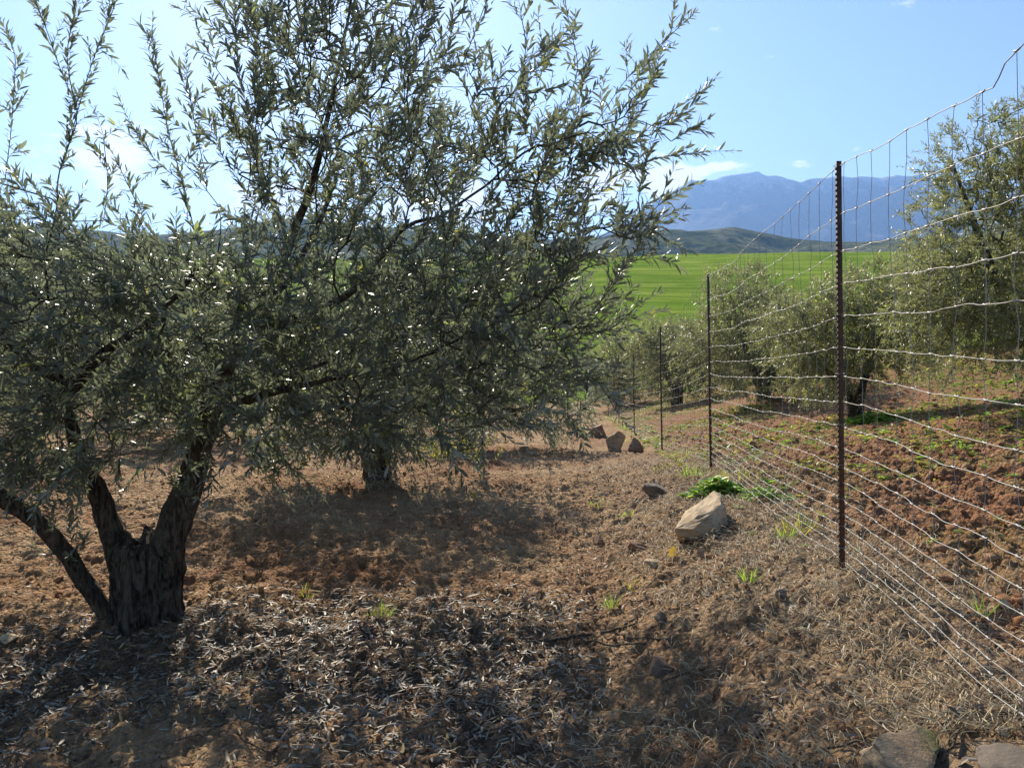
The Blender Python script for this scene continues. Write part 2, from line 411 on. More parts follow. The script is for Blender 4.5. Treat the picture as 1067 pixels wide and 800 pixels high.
def field_z(X, Y):
    z = np.interp(Y, [46, 60, 100, 150, 200, 260, 310, 340, 420, 560], [-3.2, -2.7, 4.6, 11.5, 19.5, 30, 37.5, 38.5, 20, -8])
    return z + .012 * np.clip(X, -300, 300) * sstep(Y, 60, 300) + (fbm(X * .02, Y * .02, 81, 3) - .5) * 3 * sstep(Y, 60, 120)
def hills_z(X, Y):
    ang = X / np.maximum(Y, 1) * 800 + 533.5
    top = np.interp(ang, [-500, 0, 150, 290, 420, 560, 685, 730, 760, 784, 820, 868, 950, 1067, 1500], [235, 228, 240, 228, 236, 246, 239, 235, 231, 235, 242, 247, 244, 240, 236])
    ridge = (360 - top) / 800 * 1800
    prof = np.interp(Y, [700, 1000, 1400, 1800, 2300, 2800], [0, .25, .68, 1, .7, .1])
    return -6 + ridge * prof + (fbm(X * .004, Y * .004, 91, 5) - .5) * 95 * np.clip(prof * 1.3, 0, 1) * (1 - .65 * (prof > .93)) - 6
def mount_z(X, Y):
    ang = X / np.maximum(Y, 1) * 800 + 533.5
    top = np.interp(ang, [-900, -300, 0, 120, 300, 420, 520, 620, 660, 685, 700, 718, 739, 755, 766, 787, 796, 814, 832, 850, 868, 910, 928, 1000, 1067, 1300, 1900],
                    [240, 235, 238, 246, 240, 250, 252, 246, 228, 206, 198, 189, 184.5, 183, 182, 180, 182.5, 184.5, 187.5, 186, 184.5, 184, 182.5, 188, 194, 215, 230])
    ridge = (360 - top) / 800 * 8000 + (fbm(X * .0045, Y * .002, 99, 5, .6) - .5) * 85
    prof = np.interp(Y, [4800, 6000, 7200, 8000, 9000, 10500], [0, .34, .76, 1, .72, .1])
    spur = 1 - np.abs(fbm(X * .0013 + 3, Y * .0005, 95, 4) - .5) * 2
    return -20 + ridge * prof - (spur * 380 - 190) * prof * (1 - prof) * 2.6 - (fbm(X * .003, Y * .003, 97, 5)) * 180 * (1 - sstep(prof, .9, 1)) * prof

# ------------------------------------------------------------------ olive trees
def in_ellipsoids(ells, n, rng, shell=.5):
    """n points spread through ellipsoids (centre, radii, weight), thicker near their skins"""
    w = np.array([e[1][0] * e[1][1] * e[1][2] * (e[2] if len(e) > 2 else 1) for e in ells]); w = w / w.sum(); out = []
    for k in rng.choice(len(ells), n, p=w):
        c, r = ells[k][0], ells[k][1]; v = rng.normal(size=3); v /= np.linalg.norm(v)
        rad = shell + (1 - shell) * rng.random() ** .6 if rng.random() < .72 else rng.random() ** .5 * shell
        out.append(c + v * rad * np.asarray(r))
    return np.array(out)

class Skel:
    def __init__(s): s.p = np.zeros((0, 3)); s.par = []; s.chains = []; s.fix = []
    def add_chain(s, pts, parent, rad=None):
        i0 = len(s.p); s.p = np.vstack([s.p, pts]); ids = list(range(i0, i0 + len(pts)))
        s.par += [parent] + ids[:-1]; s.fix += list(rad) if rad is not None else [0] * len(pts)
        s.chains.append(([parent] if parent >= 0 else []) + ids); return ids

def grow(limbs, targets, rng, centre, reach=1.5):
    """limbs: list of (path, radii). returns the skeleton with a branch out to every target"""
    sk = Skel()
    for pts, rad in limbs: sk.add_chain(pts, -1, rad)
    nl = len(sk.chains)
    D = np.min(np.linalg.norm(targets[:, None] - sk.p[None, ::3], axis=2), axis=1)
    tips = []
    for k in np.argsort(D):
        t = targets[k]; d = np.linalg.norm(sk.p - t, axis=1)
        # favour joining a node that lies between the tree's middle and the target
        outw = unit(t - centre); cosn = ((t - sk.p) @ outw) / (d + 1e-6)
        j = int(np.argmin(d * (1.35 - .35 * cosn))); dist = d[j]
        if dist < .03: continue
        n = max(2, int(dist / .07)); s = (np.arange(1, n + 1) / n)[:, None]
        a = sk.p[j]; par = sk.par[j]; dr = unit(a - sk.p[par]) if par >= 0 else unit(t - a)
        mid = a + (t - a) * .45 + dr * dist * .22 + np.array([0, 0, .10]) * dist + rng.normal(size=3) * .05 * dist
        pts = (1 - s) ** 2 * a + 2 * s * (1 - s) * mid + s ** 2 * t
        pts[:-1] += rng.normal(size=(n - 1, 3)) * .006
        ids = sk.add_chain(pts, j); tips.append(ids[-1])
    return sk, nl, tips

def pipe_radii(sk, tip=.0021, e=2.35):
    n = len(sk.p); acc = np.zeros(n); kids = np.zeros(n, int)
    for i in range(n):
        if sk.par[i] >= 0: kids[sk.par[i]] += 1
    for i in range(n - 1, -1, -1):
        if kids[i] == 0: acc[i] += tip ** e
        if sk.par[i] >= 0: acc[sk.par[i]] += acc[i] * 1.012
    r = acc ** (1 / e)
    return np.where(np.array(sk.fix) > 0, np.array(sk.fix), r)

def shoot(lv, tb, rng, a, d, L, spacing, ll, droop, bare=.1, width=.215, stem=.0016, yellow=.0):
    """one leafy shoot: opposite pairs of leaves along a bending stem"""
    d = unit(d); n = max(3, int(L / spacing)); s = np.arange(n + 1) / n
    bend = np.array([0, 0, -droop]) + rng.normal(size=3) * .13
    pts = a + d * L * s[:, None] + bend * L * (s ** 2)[:, None]
    tan = unit(d) + 2 * bend * s[:, None]; tan /= np.linalg.norm(tan, axis=1)[:, None]
    if tb is not None: tb.add(pts[::2] if n > 5 else pts, np.linspace(stem, stem * .5, len(pts[::2]) if n > 5 else len(pts)), 3, cap=False)
    k = np.arange(n + 1) >= bare * n
    pts, tan, sv = pts[k], tan[k], s[k]; n = len(pts)
    ref = unit(np.cross(tan[0], rng.normal(size=3))); ref2 = np.cross(tan[0], ref)
    ph = (np.arange(n) % 2) * (math.pi / 2) + rng.normal(size=n) * .3
    side = np.cos(ph)[:, None] * ref + np.sin(ph)[:, None] * ref2
    for sg in (1, -1):
        keep = rng.random(n) < .9
        sd = side[keep] * sg; tn = tan[keep]; m = len(sd)
        if m == 0: continue
        ang = R(20) + rng.random(m) * R(36); D = tn * np.cos(ang)[:, None] + sd * np.sin(ang)[:, None]
        D = D + rng.normal(size=(m, 3)) * .13 + np.array([0, 0, -.03])
        N = tn * np.sin(ang)[:, None] - sd * np.cos(ang)[:, None] + rng.normal(size=(m, 3)) * .35 + np.array([0, 0, .35])
        l = ll * (.5 + .68 * rng.random(m)) * np.interp(sv[keep], [0, .25, .8, 1], [.85, 1.08, 1, .6])
        T = np.clip(rng.normal(.42, .2, m) + yellow, 0, .93); T = np.where(rng.random(m) < .012, .97, T)
        lv.add(pts[keep], D, N, l, l * width * (.8 + .4 * rng.random(m)), .05 + .22 * rng.random(m), T)
    # end leaf
    lv.add(pts[-1:], tan[-1:], ref[None], ll * .7, ll * .12, .1, [.5])

def leaf_up(sk, rad, tips, lv, tb, rng, centre, ll, n_tip, per, spacing=.02, lmin=.12, lmax=.34, thin=.006, density=1., droop=.15, up=.55, skirt=None):
    for i in tips:
        par = sk.par[i]; d0 = unit(sk.p[i] - sk.p[par])
        for _ in range(n_tip):
            out = unit(sk.p[i] - centre); d = d0 * .6 + out * .45 + rng.normal(size=3) * .36 + np.array([0, 0, up])
            dr = droop
            if skirt is not None and sk.p[i][2] < skirt: d = d + np.array([0, 0, -.55]); dr = droop + .15
            shoot(lv, tb, rng, sk.p[i], d, rng.uniform(lmin, lmax), spacing, ll, dr + rng.normal() * .1, .05)
    for ch in sk.chains:
        for k in range(2, len(ch)):
            i = ch[k]
            if rad[i] < thin and rng.random() < per * density:
                d0 = unit(sk.p[i] - sk.p[ch[k - 1]]); d = d0 * .55 + rng.normal(size=3) * .7 + unit(sk.p[i] - centre) * .35 + np.array([0, 0, up])
                shoot(lv, tb, rng, sk.p[i], d, rng.uniform(lmin * .7, lmax * .75), spacing, ll, droop + rng.normal() * .1, .1)

def wood(sk, rad, first, sides_thick=7):
    """one bundle of branches for each limb they spring from"""
    own = np.zeros(len(sk.p), int); out = {}
    for k in range(first): own[sk.chains[k]] = k
    for ch in sk.chains[first:]:
        own[ch[1:]] = own[ch[0]]; tb = out.setdefault(int(own[ch[0]]), Tubes())
        r = rad[ch]; r = r.copy(); r[0] = min(r[0], r[1] * 1.25) if len(r) > 1 else r[0]
        tb.add(sk.p[ch], r, sides_thick if r.max() > .012 else 4, cap=False)
    return out

def stump_mesh(base, top, r0, r1, seed, sides=40, rings=18, flare=.5, ridge=.14):
    base = np.asarray(base, float); top = np.asarray(top, float); V = []
    th = np.arange(sides) * 2 * math.pi / sides
    for k in range(rings + 1):
        t = k / rings; c = base + (top - base) * t
        r = r0 + (r1 - r0) * t + flare * r0 * math.exp(-t * 5.5)
        rib = fbm(np.cos(th) * 2.3 + seed, np.sin(th) * 2.3 + t * .35 + seed, 100 + seed, 4) - .5
        rough = fbm(np.cos(th) * 9 + t * 2, np.sin(th) * 9 + t * 3, 120 + seed, 4) - .5
        rr = r * (1 + ridge * 3.2 * rib + .32 * rough) * (1 if t < .9 else 1 - 1.6 * (t - .9))
        zz = c[2] + (fbm(np.cos(th) * 3, np.sin(th) * 3, 140 + seed, 2) - .5) * .16 * t
        V.append(np.stack([c[0] + np.cos(th) * rr, c[1] + np.sin(th) * rr * .85, zz], -1))
    V = np.concatenate(V); i = np.arange(rings)[:, None] * sides; j = np.arange(sides)[None]; k = (j + 1) % sides
    q = np.stack([i + j, i + k, i + sides + k, i + sides + j], -1).reshape(-1, 4)
    V = np.vstack([V, top + [0, 0, -.04]]); e = rings * sides; jj = np.arange(sides)
    t = np.stack([e + jj, e + (jj + 1) % sides, np.full(sides, len(V) - 1)], -1)
    return np_mesh('trunk', V, q, t, True)

def assemble(name, base, label, group, trunk_me, limbs, branch_tb, lv, leafmat, limb_sides=12, branchmat='twig', twigs=None):
    root = tag(empty(name, base), label, 'tree', group)
    def part(n, me, mat, par=None):
        V = np.empty(len(me.vertices) * 3, np.float32); me.vertices.foreach_get('co', V)
        V = V.reshape(-1, 3) - np.asarray(base, np.float32); me.vertices.foreach_set('co', V.ravel()); me.update()
        return new_obj(n, me, mat, par or root)
    part('trunk', trunk_me, MAT['bark'])
    for k, (p, r) in enumerate(limbs):
        t = Tubes(); t.add(p, r, limb_sides, .22, k + 1); lo = part('limb', t.mesh('limb'), MAT['limb'])
        if k in branch_tb: part('branches', branch_tb[k].mesh('branches'), MAT[branchmat], lo)
    co = part('crown', lv.mesh('crown'), MAT[leafmat])
    if twigs is not None and twigs.V: part('shoots', twigs.mesh('shoots'), MAT[branchmat], co)
    return root

def limb(pxs, r0, r1, wob=.012, seed=0):
    rng = np.random.default_rng(900 + seed)
    p = smooth_path([P(*q) for q in pxs], .05); n = len(p)
    p[2:-1] += np.cumsum(rng.normal(size=(n - 3, 3)) * wob * .35, axis=0) * .4 + rng.normal(size=(n - 3, 3)) * wob * .25
    return p, r1 + (r0 - r1) * (1 - np.arange(n) / (n - 1)) ** 2.0

# ---- the big olive in front
def main_tree():
    rng = np.random.default_rng(5)
    b, d0 = G(150, 640); D = 4.4
    base = np.array([b[0], b[1], float(base_h(b[0], b[1])) - .03]); D = d0
    crotch = P(152, 562, D)
    tr = stump_mesh(base - [0, 0, .08], crotch, .165, .192, 3, 84, 40, .55, .20)
    L = [limb([(140, 612, D), (114, 548, D - .02), (98, 505, D - .06), (80, 462, D - .15), (66, 410, D - .25), (52, 345, D - .35), (48, 270, D - .4), (62, 200, D - .45)], .098, .003, .012, 1),
         limb([(162, 606, D), (182, 545, D), (203, 486, D + .02), (214, 440, D), (228, 396, D - .1), (262, 348, D - .2), (330, 325, D - .35), (385, 290, D - .55), (425, 238, D - .6), (470, 222, D - .6), (545, 160, D - .7)], .108, .005, .014, 2),
         limb([(112, 640, D - .02), (86, 604, D - .1), (60, 566, D - .25), (22, 533, D - .4), (-40, 498, D - .5), (-120, 440, D - .5), (-190, 370, D - .3)], .050, .035, .012, 3),
         limb([(214, 440, D), (270, 412, D - .25), (340, 392, D - .5), (420, 376, D - .75), (490, 345, D - .85), (560, 320, D - .95)], .034, .004, .014, 4),
         limb([(262, 348, D - .2), (296, 270, D - .1), (328, 180, D - .3), (350, 90, D - .35), (372, -20, D - .4), (380, -110, D - .4)], .04, .005, .012, 5),
         limb([(66, 410, D - .25), (112, 366, D - .4), (160, 330, D - .6), (205, 280, D - .7)], .045, .012, .012, 6),
         limb([(66, 410, D - .25), (10, 350, D - .1), (-60, 290, D + .1), (-120, 210, D + .2)], .05, .014, .012, 7),
         limb([(228, 396, D - .1), (270, 330, D + .35), (320, 250, D + .7), (350, 180, D + .9)], .05, .014, .012, 8),
         limb([(204, 486, D), (240, 430, D + .5), (330, 380, D + 1.0), (430, 345, D + 1.2)], .05, .012, .012, 9)]
    E = [(P(75, 365, 3.95), (.95, .85, .62), 1.1), (P(10, 270, 4.0), (.48, .5, .45), .9), (P(300, 355, 3.95), (.85, .85, .55), 1.1),
         (P(415, 150, 3.8), (.86, .75, .85), .72), (P(590, 170, 3.55), (.50, .45, .48), .95), (P(505, 330, 3.6), (.58, .55, .58), 1.3),
         (P(320, 40, 4.0), (.50, .55, .55), .75), (P(-160, 310, 4.6), (1.0, 1.0, .85), .6), (P(390, -120, 4.2), (.9, .9, .5), .45),
         (P(40, 455, 3.8), (.45, .35, .26), 1.6), (P(150, 320, 3.6), (.45, .4, .30), 1.1), (P(225, 420, 3.7), (.46, .4, .24), 1.4),
         (P(640, 235, 3.6), (.26, .3, .22), 1.2), (P(430, 425, 3.6), (.60, .45, .17), 1.4), (P(592, 335, 3.6), (.30, .35, .42), 1.2), (P(612, 405, 3.8), (.2, .2, .14), 1.6), (P(450, 330, 3.35), (.5, .22, .36), 1.3), (P(545, 415, 3.7), (.34, .3, .15), 1.7), (P(250, 320, 3.4), (.5, .25, .3), 1.0), (P(300, 170, 3.9), (.5, .4, .4), .7),
         # the far half of the crown, whose shade falls under the tree
         (P(180, 365, 5.5), (1.0, .9, .65), .7), (P(430, 345, 5.5), (.95, .9, .7), .75), (P(370, 200, 5.3), (1.0, .9, .75), .4), (P(0, 350, 5.4), (.9, .8, .65), .55), (P(540, 330, 5.2), (.55, .7, .6), .8)]
    T = in_ellipsoids(E, 2250, rng, .55)
    T = T[T[:, 2] > .62]
    centre = P(240, 330, 4.1)
    sk, nl, tips = grow(L, T, rng, centre)
    # long upright water shoots that break the outline
    long_ = [[(62, 250), (60, 190), (72, 150), (80, 118), (62, 70), (48, 30), (30, -15)], [(72, 150), (84, 105), (98, 60), (118, 10), (128, -25)], [(80, 118), (70, 60), (78, 10), (80, -30)],
             [(205, 250), (190, 190), (176, 140), (168, 95), (160, 48)], [(190, 190), (160, 165), (138, 132)], [(215, 185), (205, 140), (196, 88)], [(5, 190), (12, 130), (16, 65), (14, 55)],
             [(590, 110), (602, 70), (594, 30), (588, -4)], [(620, 130), (655, 80), (690, 45), (706, 30)], [(640, 170), (680, 130), (722, 102)], [(630, 190), (675, 168), (718, 160)],
             [(540, 90), (548, 50), (544, 22)], [(560, 90), (568, 60), (564, 40)], [(275, 60), (240, 40), (208, 20)], [(270, 100), (235, 85), (220, 60)], [(485, 60), (500, 20), (512, -12)],
             [(440, 40), (430, 0), (425, -40)], [(620, 250), (660, 232), (692, 248)], [(250, 420), (285, 468), (318, 500)], [(230, 430), (262, 470), (290, 505)], [(108, 230), (112, 190), (108, 145)],
             [(150, 260), (145, 220), (120, 165)], [(610, 350), (640, 340), (662, 320)], [(600, 380), (625, 400), (640, 425)], [(320, 60), (330, 0), (335, -50)], [(375, 60), (372, 0), (370, -60)]]
    extra = []
    for k, c in enumerate(long_):
        dd = 3.55 + .3 * rng.random() if c[0][0] > 480 else 3.85 + .25 * rng.random()
        p = smooth_path([P(x, y, dd) for x, y in c], .05); j = int(np.argmin(np.linalg.norm(sk.p - p[0], axis=1)))
        extra.append(sk.add_chain(p, j))
    rad = pipe_radii(sk)
    wb = wood(sk, rad, len(L)); tb = Tubes(); lv = Leaves()
    leaf_up(sk, rad, tips, lv, tb, rng, centre, .068, 2, .27, .0195, .12, .30, .0055, 1., .06, .62, 1.2)
    for ids in extra:
        p = sk.p[ids]; n = len(p); seg = np.linalg.norm(np.diff(p, axis=0), axis=1).sum()
        for k in range(int(n * .25), n - 2, 3):      # leaves on the shoot itself, joint by joint
            d = p[min(k + 3, n - 1)] - p[k]; shoot(lv, None, rng, p[k], d, np.linalg.norm(d), .018, .062, 0, 0, .24)
        for k in range(int(n * .3), n, 2):
            if rng.random() < .6:
                d = unit(p[k] - p[k - 1]) + rng.normal(size=3) * .42; shoot(lv, tb, rng, p[k], d, rng.uniform(.08, .2), .018, .054, .0, .05)
        shoot(lv, tb, rng, p[-1], p[-1] - p[-3], .16, .016, .05, .0, .0)
    # suckers round the low limb and the stump
    for (x, y, d) in [(62, 545, 4.0), (75, 560, 4.05), (50, 530, 3.95), (85, 520, 4.05), (60, 500, 4.0), (30, 515, 3.9), (95, 500, 4.1), (72, 590, 4.15), (205, 520, 4.2), (195, 505, 4.2), (215, 470, 4.2), (10, 500, 3.8)]:
        for _ in range(4):
            shoot(lv, tb, rng, P(x + rng.normal() * 9, y + rng.normal() * 9, d), np.array([rng.normal() * .5, -.4 + rng.normal() * .4, .9]), rng.uniform(.1, .22), .02, .06, .12, .1)
    print('main leaves', lv.count(), 'shoots branch', len(sk.chains))
    return assemble('olive_tree', base, 'large olive tree with a black split stump and three limbs, nearest on the left', 'olive trees of the orchard', tr, L, wb, lv, 'leaf', 16, 'twig', tb)

def side_tree(px, py, d, ells, label, group, seed, ntar, ll, leafmat='leaf_sunlit', trunk_r=.11, th=.6, n_tip=2, per=.12, spacing=.026, base=None, fork=3, limbs_px=None, name='olive_tree', lean=0):
    """an olive further off: base at px (d metres away), crown made of ellipsoids in metres relative to its foot"""
    rng = np.random.default_rng(seed)
    x = (px - 533.5) / FPX * d if base is None else base[0]; y = d if base is None else base[1]
    z = float(base_h(x, y)) - .03; b = np.array([x, y, z])
    E = [(b + np.array(c), r, w) for c, r, w in ells]; centre = np.mean([e[0] for e in E], axis=0)
    cr = b + [lean, 0, th]; tr = stump_mesh(b - [0, 0, .08], cr, trunk_r, trunk_r * .95, seed % 17, 24, 10, .35, .1)
    L = []
    for k in range(fork):
        e = E[k % len(E)][0]; a = 2 * math.pi * k / fork + rng.random(); off = np.array([math.cos(a), math.sin(a), 0]) * trunk_r * .5
        p = smooth_path([cr + off - [0, 0, .12], cr + off * 3 + [0, 0, .18], cr * .45 + e * .55 + off * 3, e + off * 4 + [0, 0, .2]], .08)
        L.append((p, np.linspace(trunk_r * .58, .014, len(p))))
    T = in_ellipsoids(E, ntar, rng, .55); T = T[T[:, 2] > z + .24]
    sk, nl, tips = grow(L, T, rng, centre); rad = pipe_radii(sk, .003)
    wb = wood(sk, rad, len(L), 5); lv = Leaves()
    leaf_up(sk, rad, tips, lv, None, rng, centre, ll, n_tip, per, spacing, .14, .36, .008, 1, .12, .3, z + .8)
    print(label[:30], lv.count())
    return assemble(name, b, label, group, tr, L, wb, lv, leafmat, 8)

def copy_tree(src, loc, rz, scale, label, group):
    r = src.copy(); COL.objects.link(r); r.location = loc; r.rotation_euler = (0, 0, rz); r.scale = (scale,) * 3; r['label'] = label; r['group'] = group
    for ch in [c for c in src.children]:
        c = ch.copy(); COL.objects.link(c); c.parent = r
        for g in ch.children:
            d = g.copy(); COL.objects.link(d); d.parent = c
    return r

# ------------------------------------------------------------------ rocks
def ico(sub):
    import bmesh
    bm = bmesh.new(); bmesh.ops.create_icosphere(bm, subdivisions=sub, radius=1); bm.verts.ensure_lookup_table()
    V = np.array([v.co[:] for v in bm.verts]); F = np.array([[v.index for v in f.verts] for f in bm.faces]); bm.free(); return V, F
ICO = {k: ico(k) for k in (1, 2, 4, 5)}

def rock_verts(sub, size, rng, cuts=7, rough=.10, seed=0):
    V, F = ICO[sub]; V = V.copy()
    for _ in range(cuts):
        n = unit(rng.normal(size=3)); o = rng.uniform(.36, .74); s = V @ n; V = V - np.clip(s - o, 0, None)[:, None] * n * .93
    for k, (fr, am) in enumerate(((1.6, 1.), (4, .5), (9, .25), (20, .14))):
        h = (vnoise(V[:, 0] * fr + V[:, 2] * fr * .73 + seed, V[:, 1] * fr - V[:, 2] * fr * .61 + seed, seed + k) - .5) * 2
        V = V * (1 + rough * am * h)[:, None]
    return V * np.asarray(size), F

def rock(px, py, w, h, mat, label, seed, depth=None, sink=.3, rot=0, tilt=0, group=None, sub=4, cuts=11, name='rock', rough=.09):
    rng = np.random.default_rng(seed); g, d = G(px, py); kk = 1. if w < 32 else .84; sx = kk * w * d / FPX / 2; sz = kk * h * d / FPX / 2
    V, F = rock_verts(sub, (sx * 1.12, (depth or sx * .9), sz * 1.25), rng, cuts, rough, seed)
    c, s = math.cos(tilt), math.sin(tilt); V = np.stack([V[:, 0] * c - V[:, 2] * s, V[:, 1], V[:, 0] * s + V[:, 2] * c], -1)
    c, s = math.cos(rot), math.sin(rot); V = np.stack([V[:, 0] * c - V[:, 1] * s, V[:, 0] * s + V[:, 1] * c, V[:, 2]], -1)
    V[:, 2] += -V[:, 2].min() - sz * 2 * sink
    o = new_obj(name, np_mesh(name, V, None, F, True), MAT[mat]); o.location = (g[0], g[1], float(gz(g[0], g[1])))
    try: o.data.set_sharp_from_angle(angle=R(38))
    except Exception: pass
    return tag(o, label, 'rock', group)

# ------------------------------------------------------------------ scatter
def scatter_leaves():
    rng = np.random.default_rng(21); lv = Leaves()
    def batch(n, x0, x1, y0, y1, dens, lo, hi, tmean):
        x = rng.uniform(x0, x1, n); y = y0 + (y1 - y0) * rng.random(n) ** 1.15
        k = rng.random(n) < dens(x, y); x, y = x[k], y[k]; m = len(x); z = gz(x, y) + .003 + rng.random(m) * .012
        a = rng.random(m) * 2 * math.pi; D = np.stack([np.cos(a), np.sin(a), rng.normal(size=m) * .22], -1)
        N = np.stack([rng.normal(size=m) * .45, rng.normal(size=m) * .45, np.where(rng.random(m) < .5, 1, -1)], -1)
        l = rng.uniform(lo, hi, m); lv.add(np.stack([x, y, z], -1), D, N, l, l * rng.uniform(.14, .24, m), rng.normal(size=m) * .18, np.clip(rng.normal(tmean - .05, .32, m), 0, 1))
    clump = lambda x, y, s: sstep(fbm(x * 1.5, y * 1.5, s, 4), .26, .52)
    batch(46000, -3.6, 1.3, 1.6, 5.3, lambda x, y: clump(x, y, 72) * (1 - sstep(np.hypot((x + .8) / 3.2, (y - 2.5) / 2.1), .8, 1.15)) * (1 - sstep(x - fence_x(y), -1.5, -.7) * .8), .03, .062, .45)
    batch(9000, -5, 2.2, 2.2, 9.5, lambda x, y: .10 + .5 * clump(x, y, 75) * .7, .022, .05, .5)
    tag(new_obj('leaf_litter', lv.mesh('leaf_litter'), MAT['litter']), 'grey and tan fallen olive leaves strewn over the soil', 'leaf litter', None, 'stuff')

def scatter_straw():
    rng = np.random.default_rng(22); V = []; Q = []; T = []; n0 = 0
    spots = []
    for _ in range(34000):
        y = 2.1 + 7 * rng.random() ** 1.5; x = fence_x(y) - .35 + rng.normal() * .56
        if x - fence_x(y) > 1.2: continue
        if rng.random() < .25 + .75 * float(sstep(fbm(x * 2.2, y * 2.2, 77, 3), .36, .58)): spots.append((x, y, 1))
    for _ in range(5000):
        spots.append((rng.uniform(-3, 3), rng.uniform(2.2, 8), .6))
    for x, y, k in spots:
        L = rng.uniform(.02, .09) * k; a = rng.random() * 6.28; cu = rng.normal() * 8; lift = abs(rng.normal()) * .24 if k == 1 else .03; s = np.linspace(0, 1, 5)
        th = a + cu * s * L * 1.6; st = L / 4
        px_ = x + np.cumsum(np.cos(th)) * st; py_ = y + np.cumsum(np.sin(th)) * st
        z = float(gz(x, y)) + .004 + rng.random() * .02 + lift * L * 4 * s * (1 - s * .6) + .0
        zz = np.maximum(z, gz(px_, py_) + .003); w = rng.uniform(.0005, .0015)
        nx, ny = -np.sin(th), np.cos(th)
        A = np.stack([px_ + nx * w, py_ + ny * w, zz], -1); B = np.stack([px_ - nx * w, py_ - ny * w, zz + w], -1)
        V.append(np.stack([A, B], 1).reshape(-1, 3)); i = np.arange(4) * 2 + n0; Q.append(np.stack([i, i + 1, i + 3, i + 2], -1)); T.append(np.full(10, np.clip(rng.normal(.52, .3), 0, 1))); n0 += 10
    me = np_mesh('dry_grass', np.concatenate(V), np.concatenate(Q), None, False, {'tint': np.concatenate(T)})
    tag(new_obj('dry_grass', me, MAT['straw']), 'matted bleached straw on the bank under the fence', 'dry grass', None, 'stuff')

def scatter_clods():
    rng = np.random.default_rng(23); V = []; F = []; n0 = 0
    vs = [rock_verts(1, (1, .8, .7), rng, 7, .35, k)[0] for k in range(10)]; f = ICO[1][1]
    def put(x, y, s):
        nonlocal n0
        v = vs[rng.integers(10)] * s * (1 + rng.normal(size=3) * .15); a = rng.random() * 6.28; c, q = math.cos(a), math.sin(a)
        v = np.stack([v[:, 0] * c - v[:, 1] * q, v[:, 0] * q + v[:, 1] * c, v[:, 2]], -1) + [x, y, float(gz(x, y)) + s * .25]
        V.append(v); F.append(f + n0); n0 += len(v)
    for _ in range(11000):                                   # tilled field beyond the fence
        y = 2.6 + 12 * rng.random() ** 1.3; x = fence_x(y) + .25 + 7 * rng.random() ** 1.1
        if x / y > .78: continue
        put(x, y, min(.075, .013 * math.exp(rng.normal() * .62)))
    for _ in range(15000):
        y = 2.2 + 9 * rng.random() ** 1.2; x = rng.uniform(-.75, .5) * y
        if x > fence_x(y): continue
        put(x, y, min(.04, .0072 * math.exp(rng.normal() * .55)))
    tag(new_obj('soil_clods', np_mesh('soil_clods', np.concatenate(V), None, np.concatenate(F), False), MAT['clod']), 'loose reddish clods and grit on the worked earth', 'clods', None, 'stuff')

def rosette(lv, rng, p, n, l, w, up=.5, tm=.4):
    a = rng.random(n) * 6.28; D = np.stack([np.cos(a), np.sin(a), up + rng.normal(size=n) * .3], -1)
    N = np.stack([-np.cos(a) * .4, -np.sin(a) * .4, np.ones(n)], -1) + rng.normal(size=(n, 3)) * .25
    ll = l * rng.uniform(.5, 1.15, n); B = np.repeat(p[None], n, 0) + rng.normal(size=(n, 3)) * [.01, .01, .003]
    lv.add(B, D, N, ll, ll * w, .25 + .2 * rng.random(n), np.clip(rng.normal(tm, .2, n), 0, .95))

def scatter_weeds():
    rng = np.random.default_rng(24)
    for name, mat, lab, sd, n, tm in (('weeds', 'weed', 'low green weeds sprouting across the tilled field', 73, 9000, .4), ('yellowing_weeds', 'yellow_weed', 'yellowish seedlings in strips of the tilled field', 74, 11000, .5)):
        lv = Leaves()
        for _ in range(n):
            y = 4.0 + 24 * rng.random() ** 1.2; x = fence_x(y) - .2 + 10 * rng.random()
            if x / y > .75: continue
            k = float(sstep(fbm(x * .8, y * .8, sd, 4), .40, .56)) * (.15 + .85 * float(sstep(y, 5, 9)))
            if name == 'weeds': k = max(k * .8, .5 * math.exp(-((x - fence_x(y)) / .5) ** 2) * float(sstep(y, 6, 9)))
            if rng.random() < k: rosette(lv, rng, np.array([x, y, float(gz(x, y)) + .003]), rng.integers(4, 9), rng.uniform(.035, .10), .42 if name == 'weeds' else .35, .5, tm)
        tag(new_obj(name, lv.mesh(name), MAT[mat]), lab, 'weeds', None, 'stuff')

def leafy_weed(px, py, wpx, n, l, label, seed, mat='weed', up=.6, name='leafy_weed', width=.5, group='green weeds by the fence'):
    rng = np.random.default_rng(seed); g, d = G(px, py); lv = Leaves(); r = wpx * d / FPX / 2
    for _ in range(n):
        a = rng.random() * 6.28; q = r * rng.random() ** .6; x, y = g[0] + math.cos(a) * q, g[1] + math.sin(a) * q * .6
        rosette(lv, rng, np.array([x, y, float(gz(x, y)) + .01 + .12 * rng.random() * (1 - q / r)]), rng.integers(5, 10), l, width, up, .45)
    me = lv.mesh(name); V = np.empty(len(me.vertices) * 3, np.float32); me.vertices.foreach_get('co', V); V = V.reshape(-1, 3) - g.astype(np.float32); me.vertices.foreach_set('co', V.ravel())
    o = new_obj(name, me, MAT[mat]); o.location = g; return tag(o, label, 'weed', group)

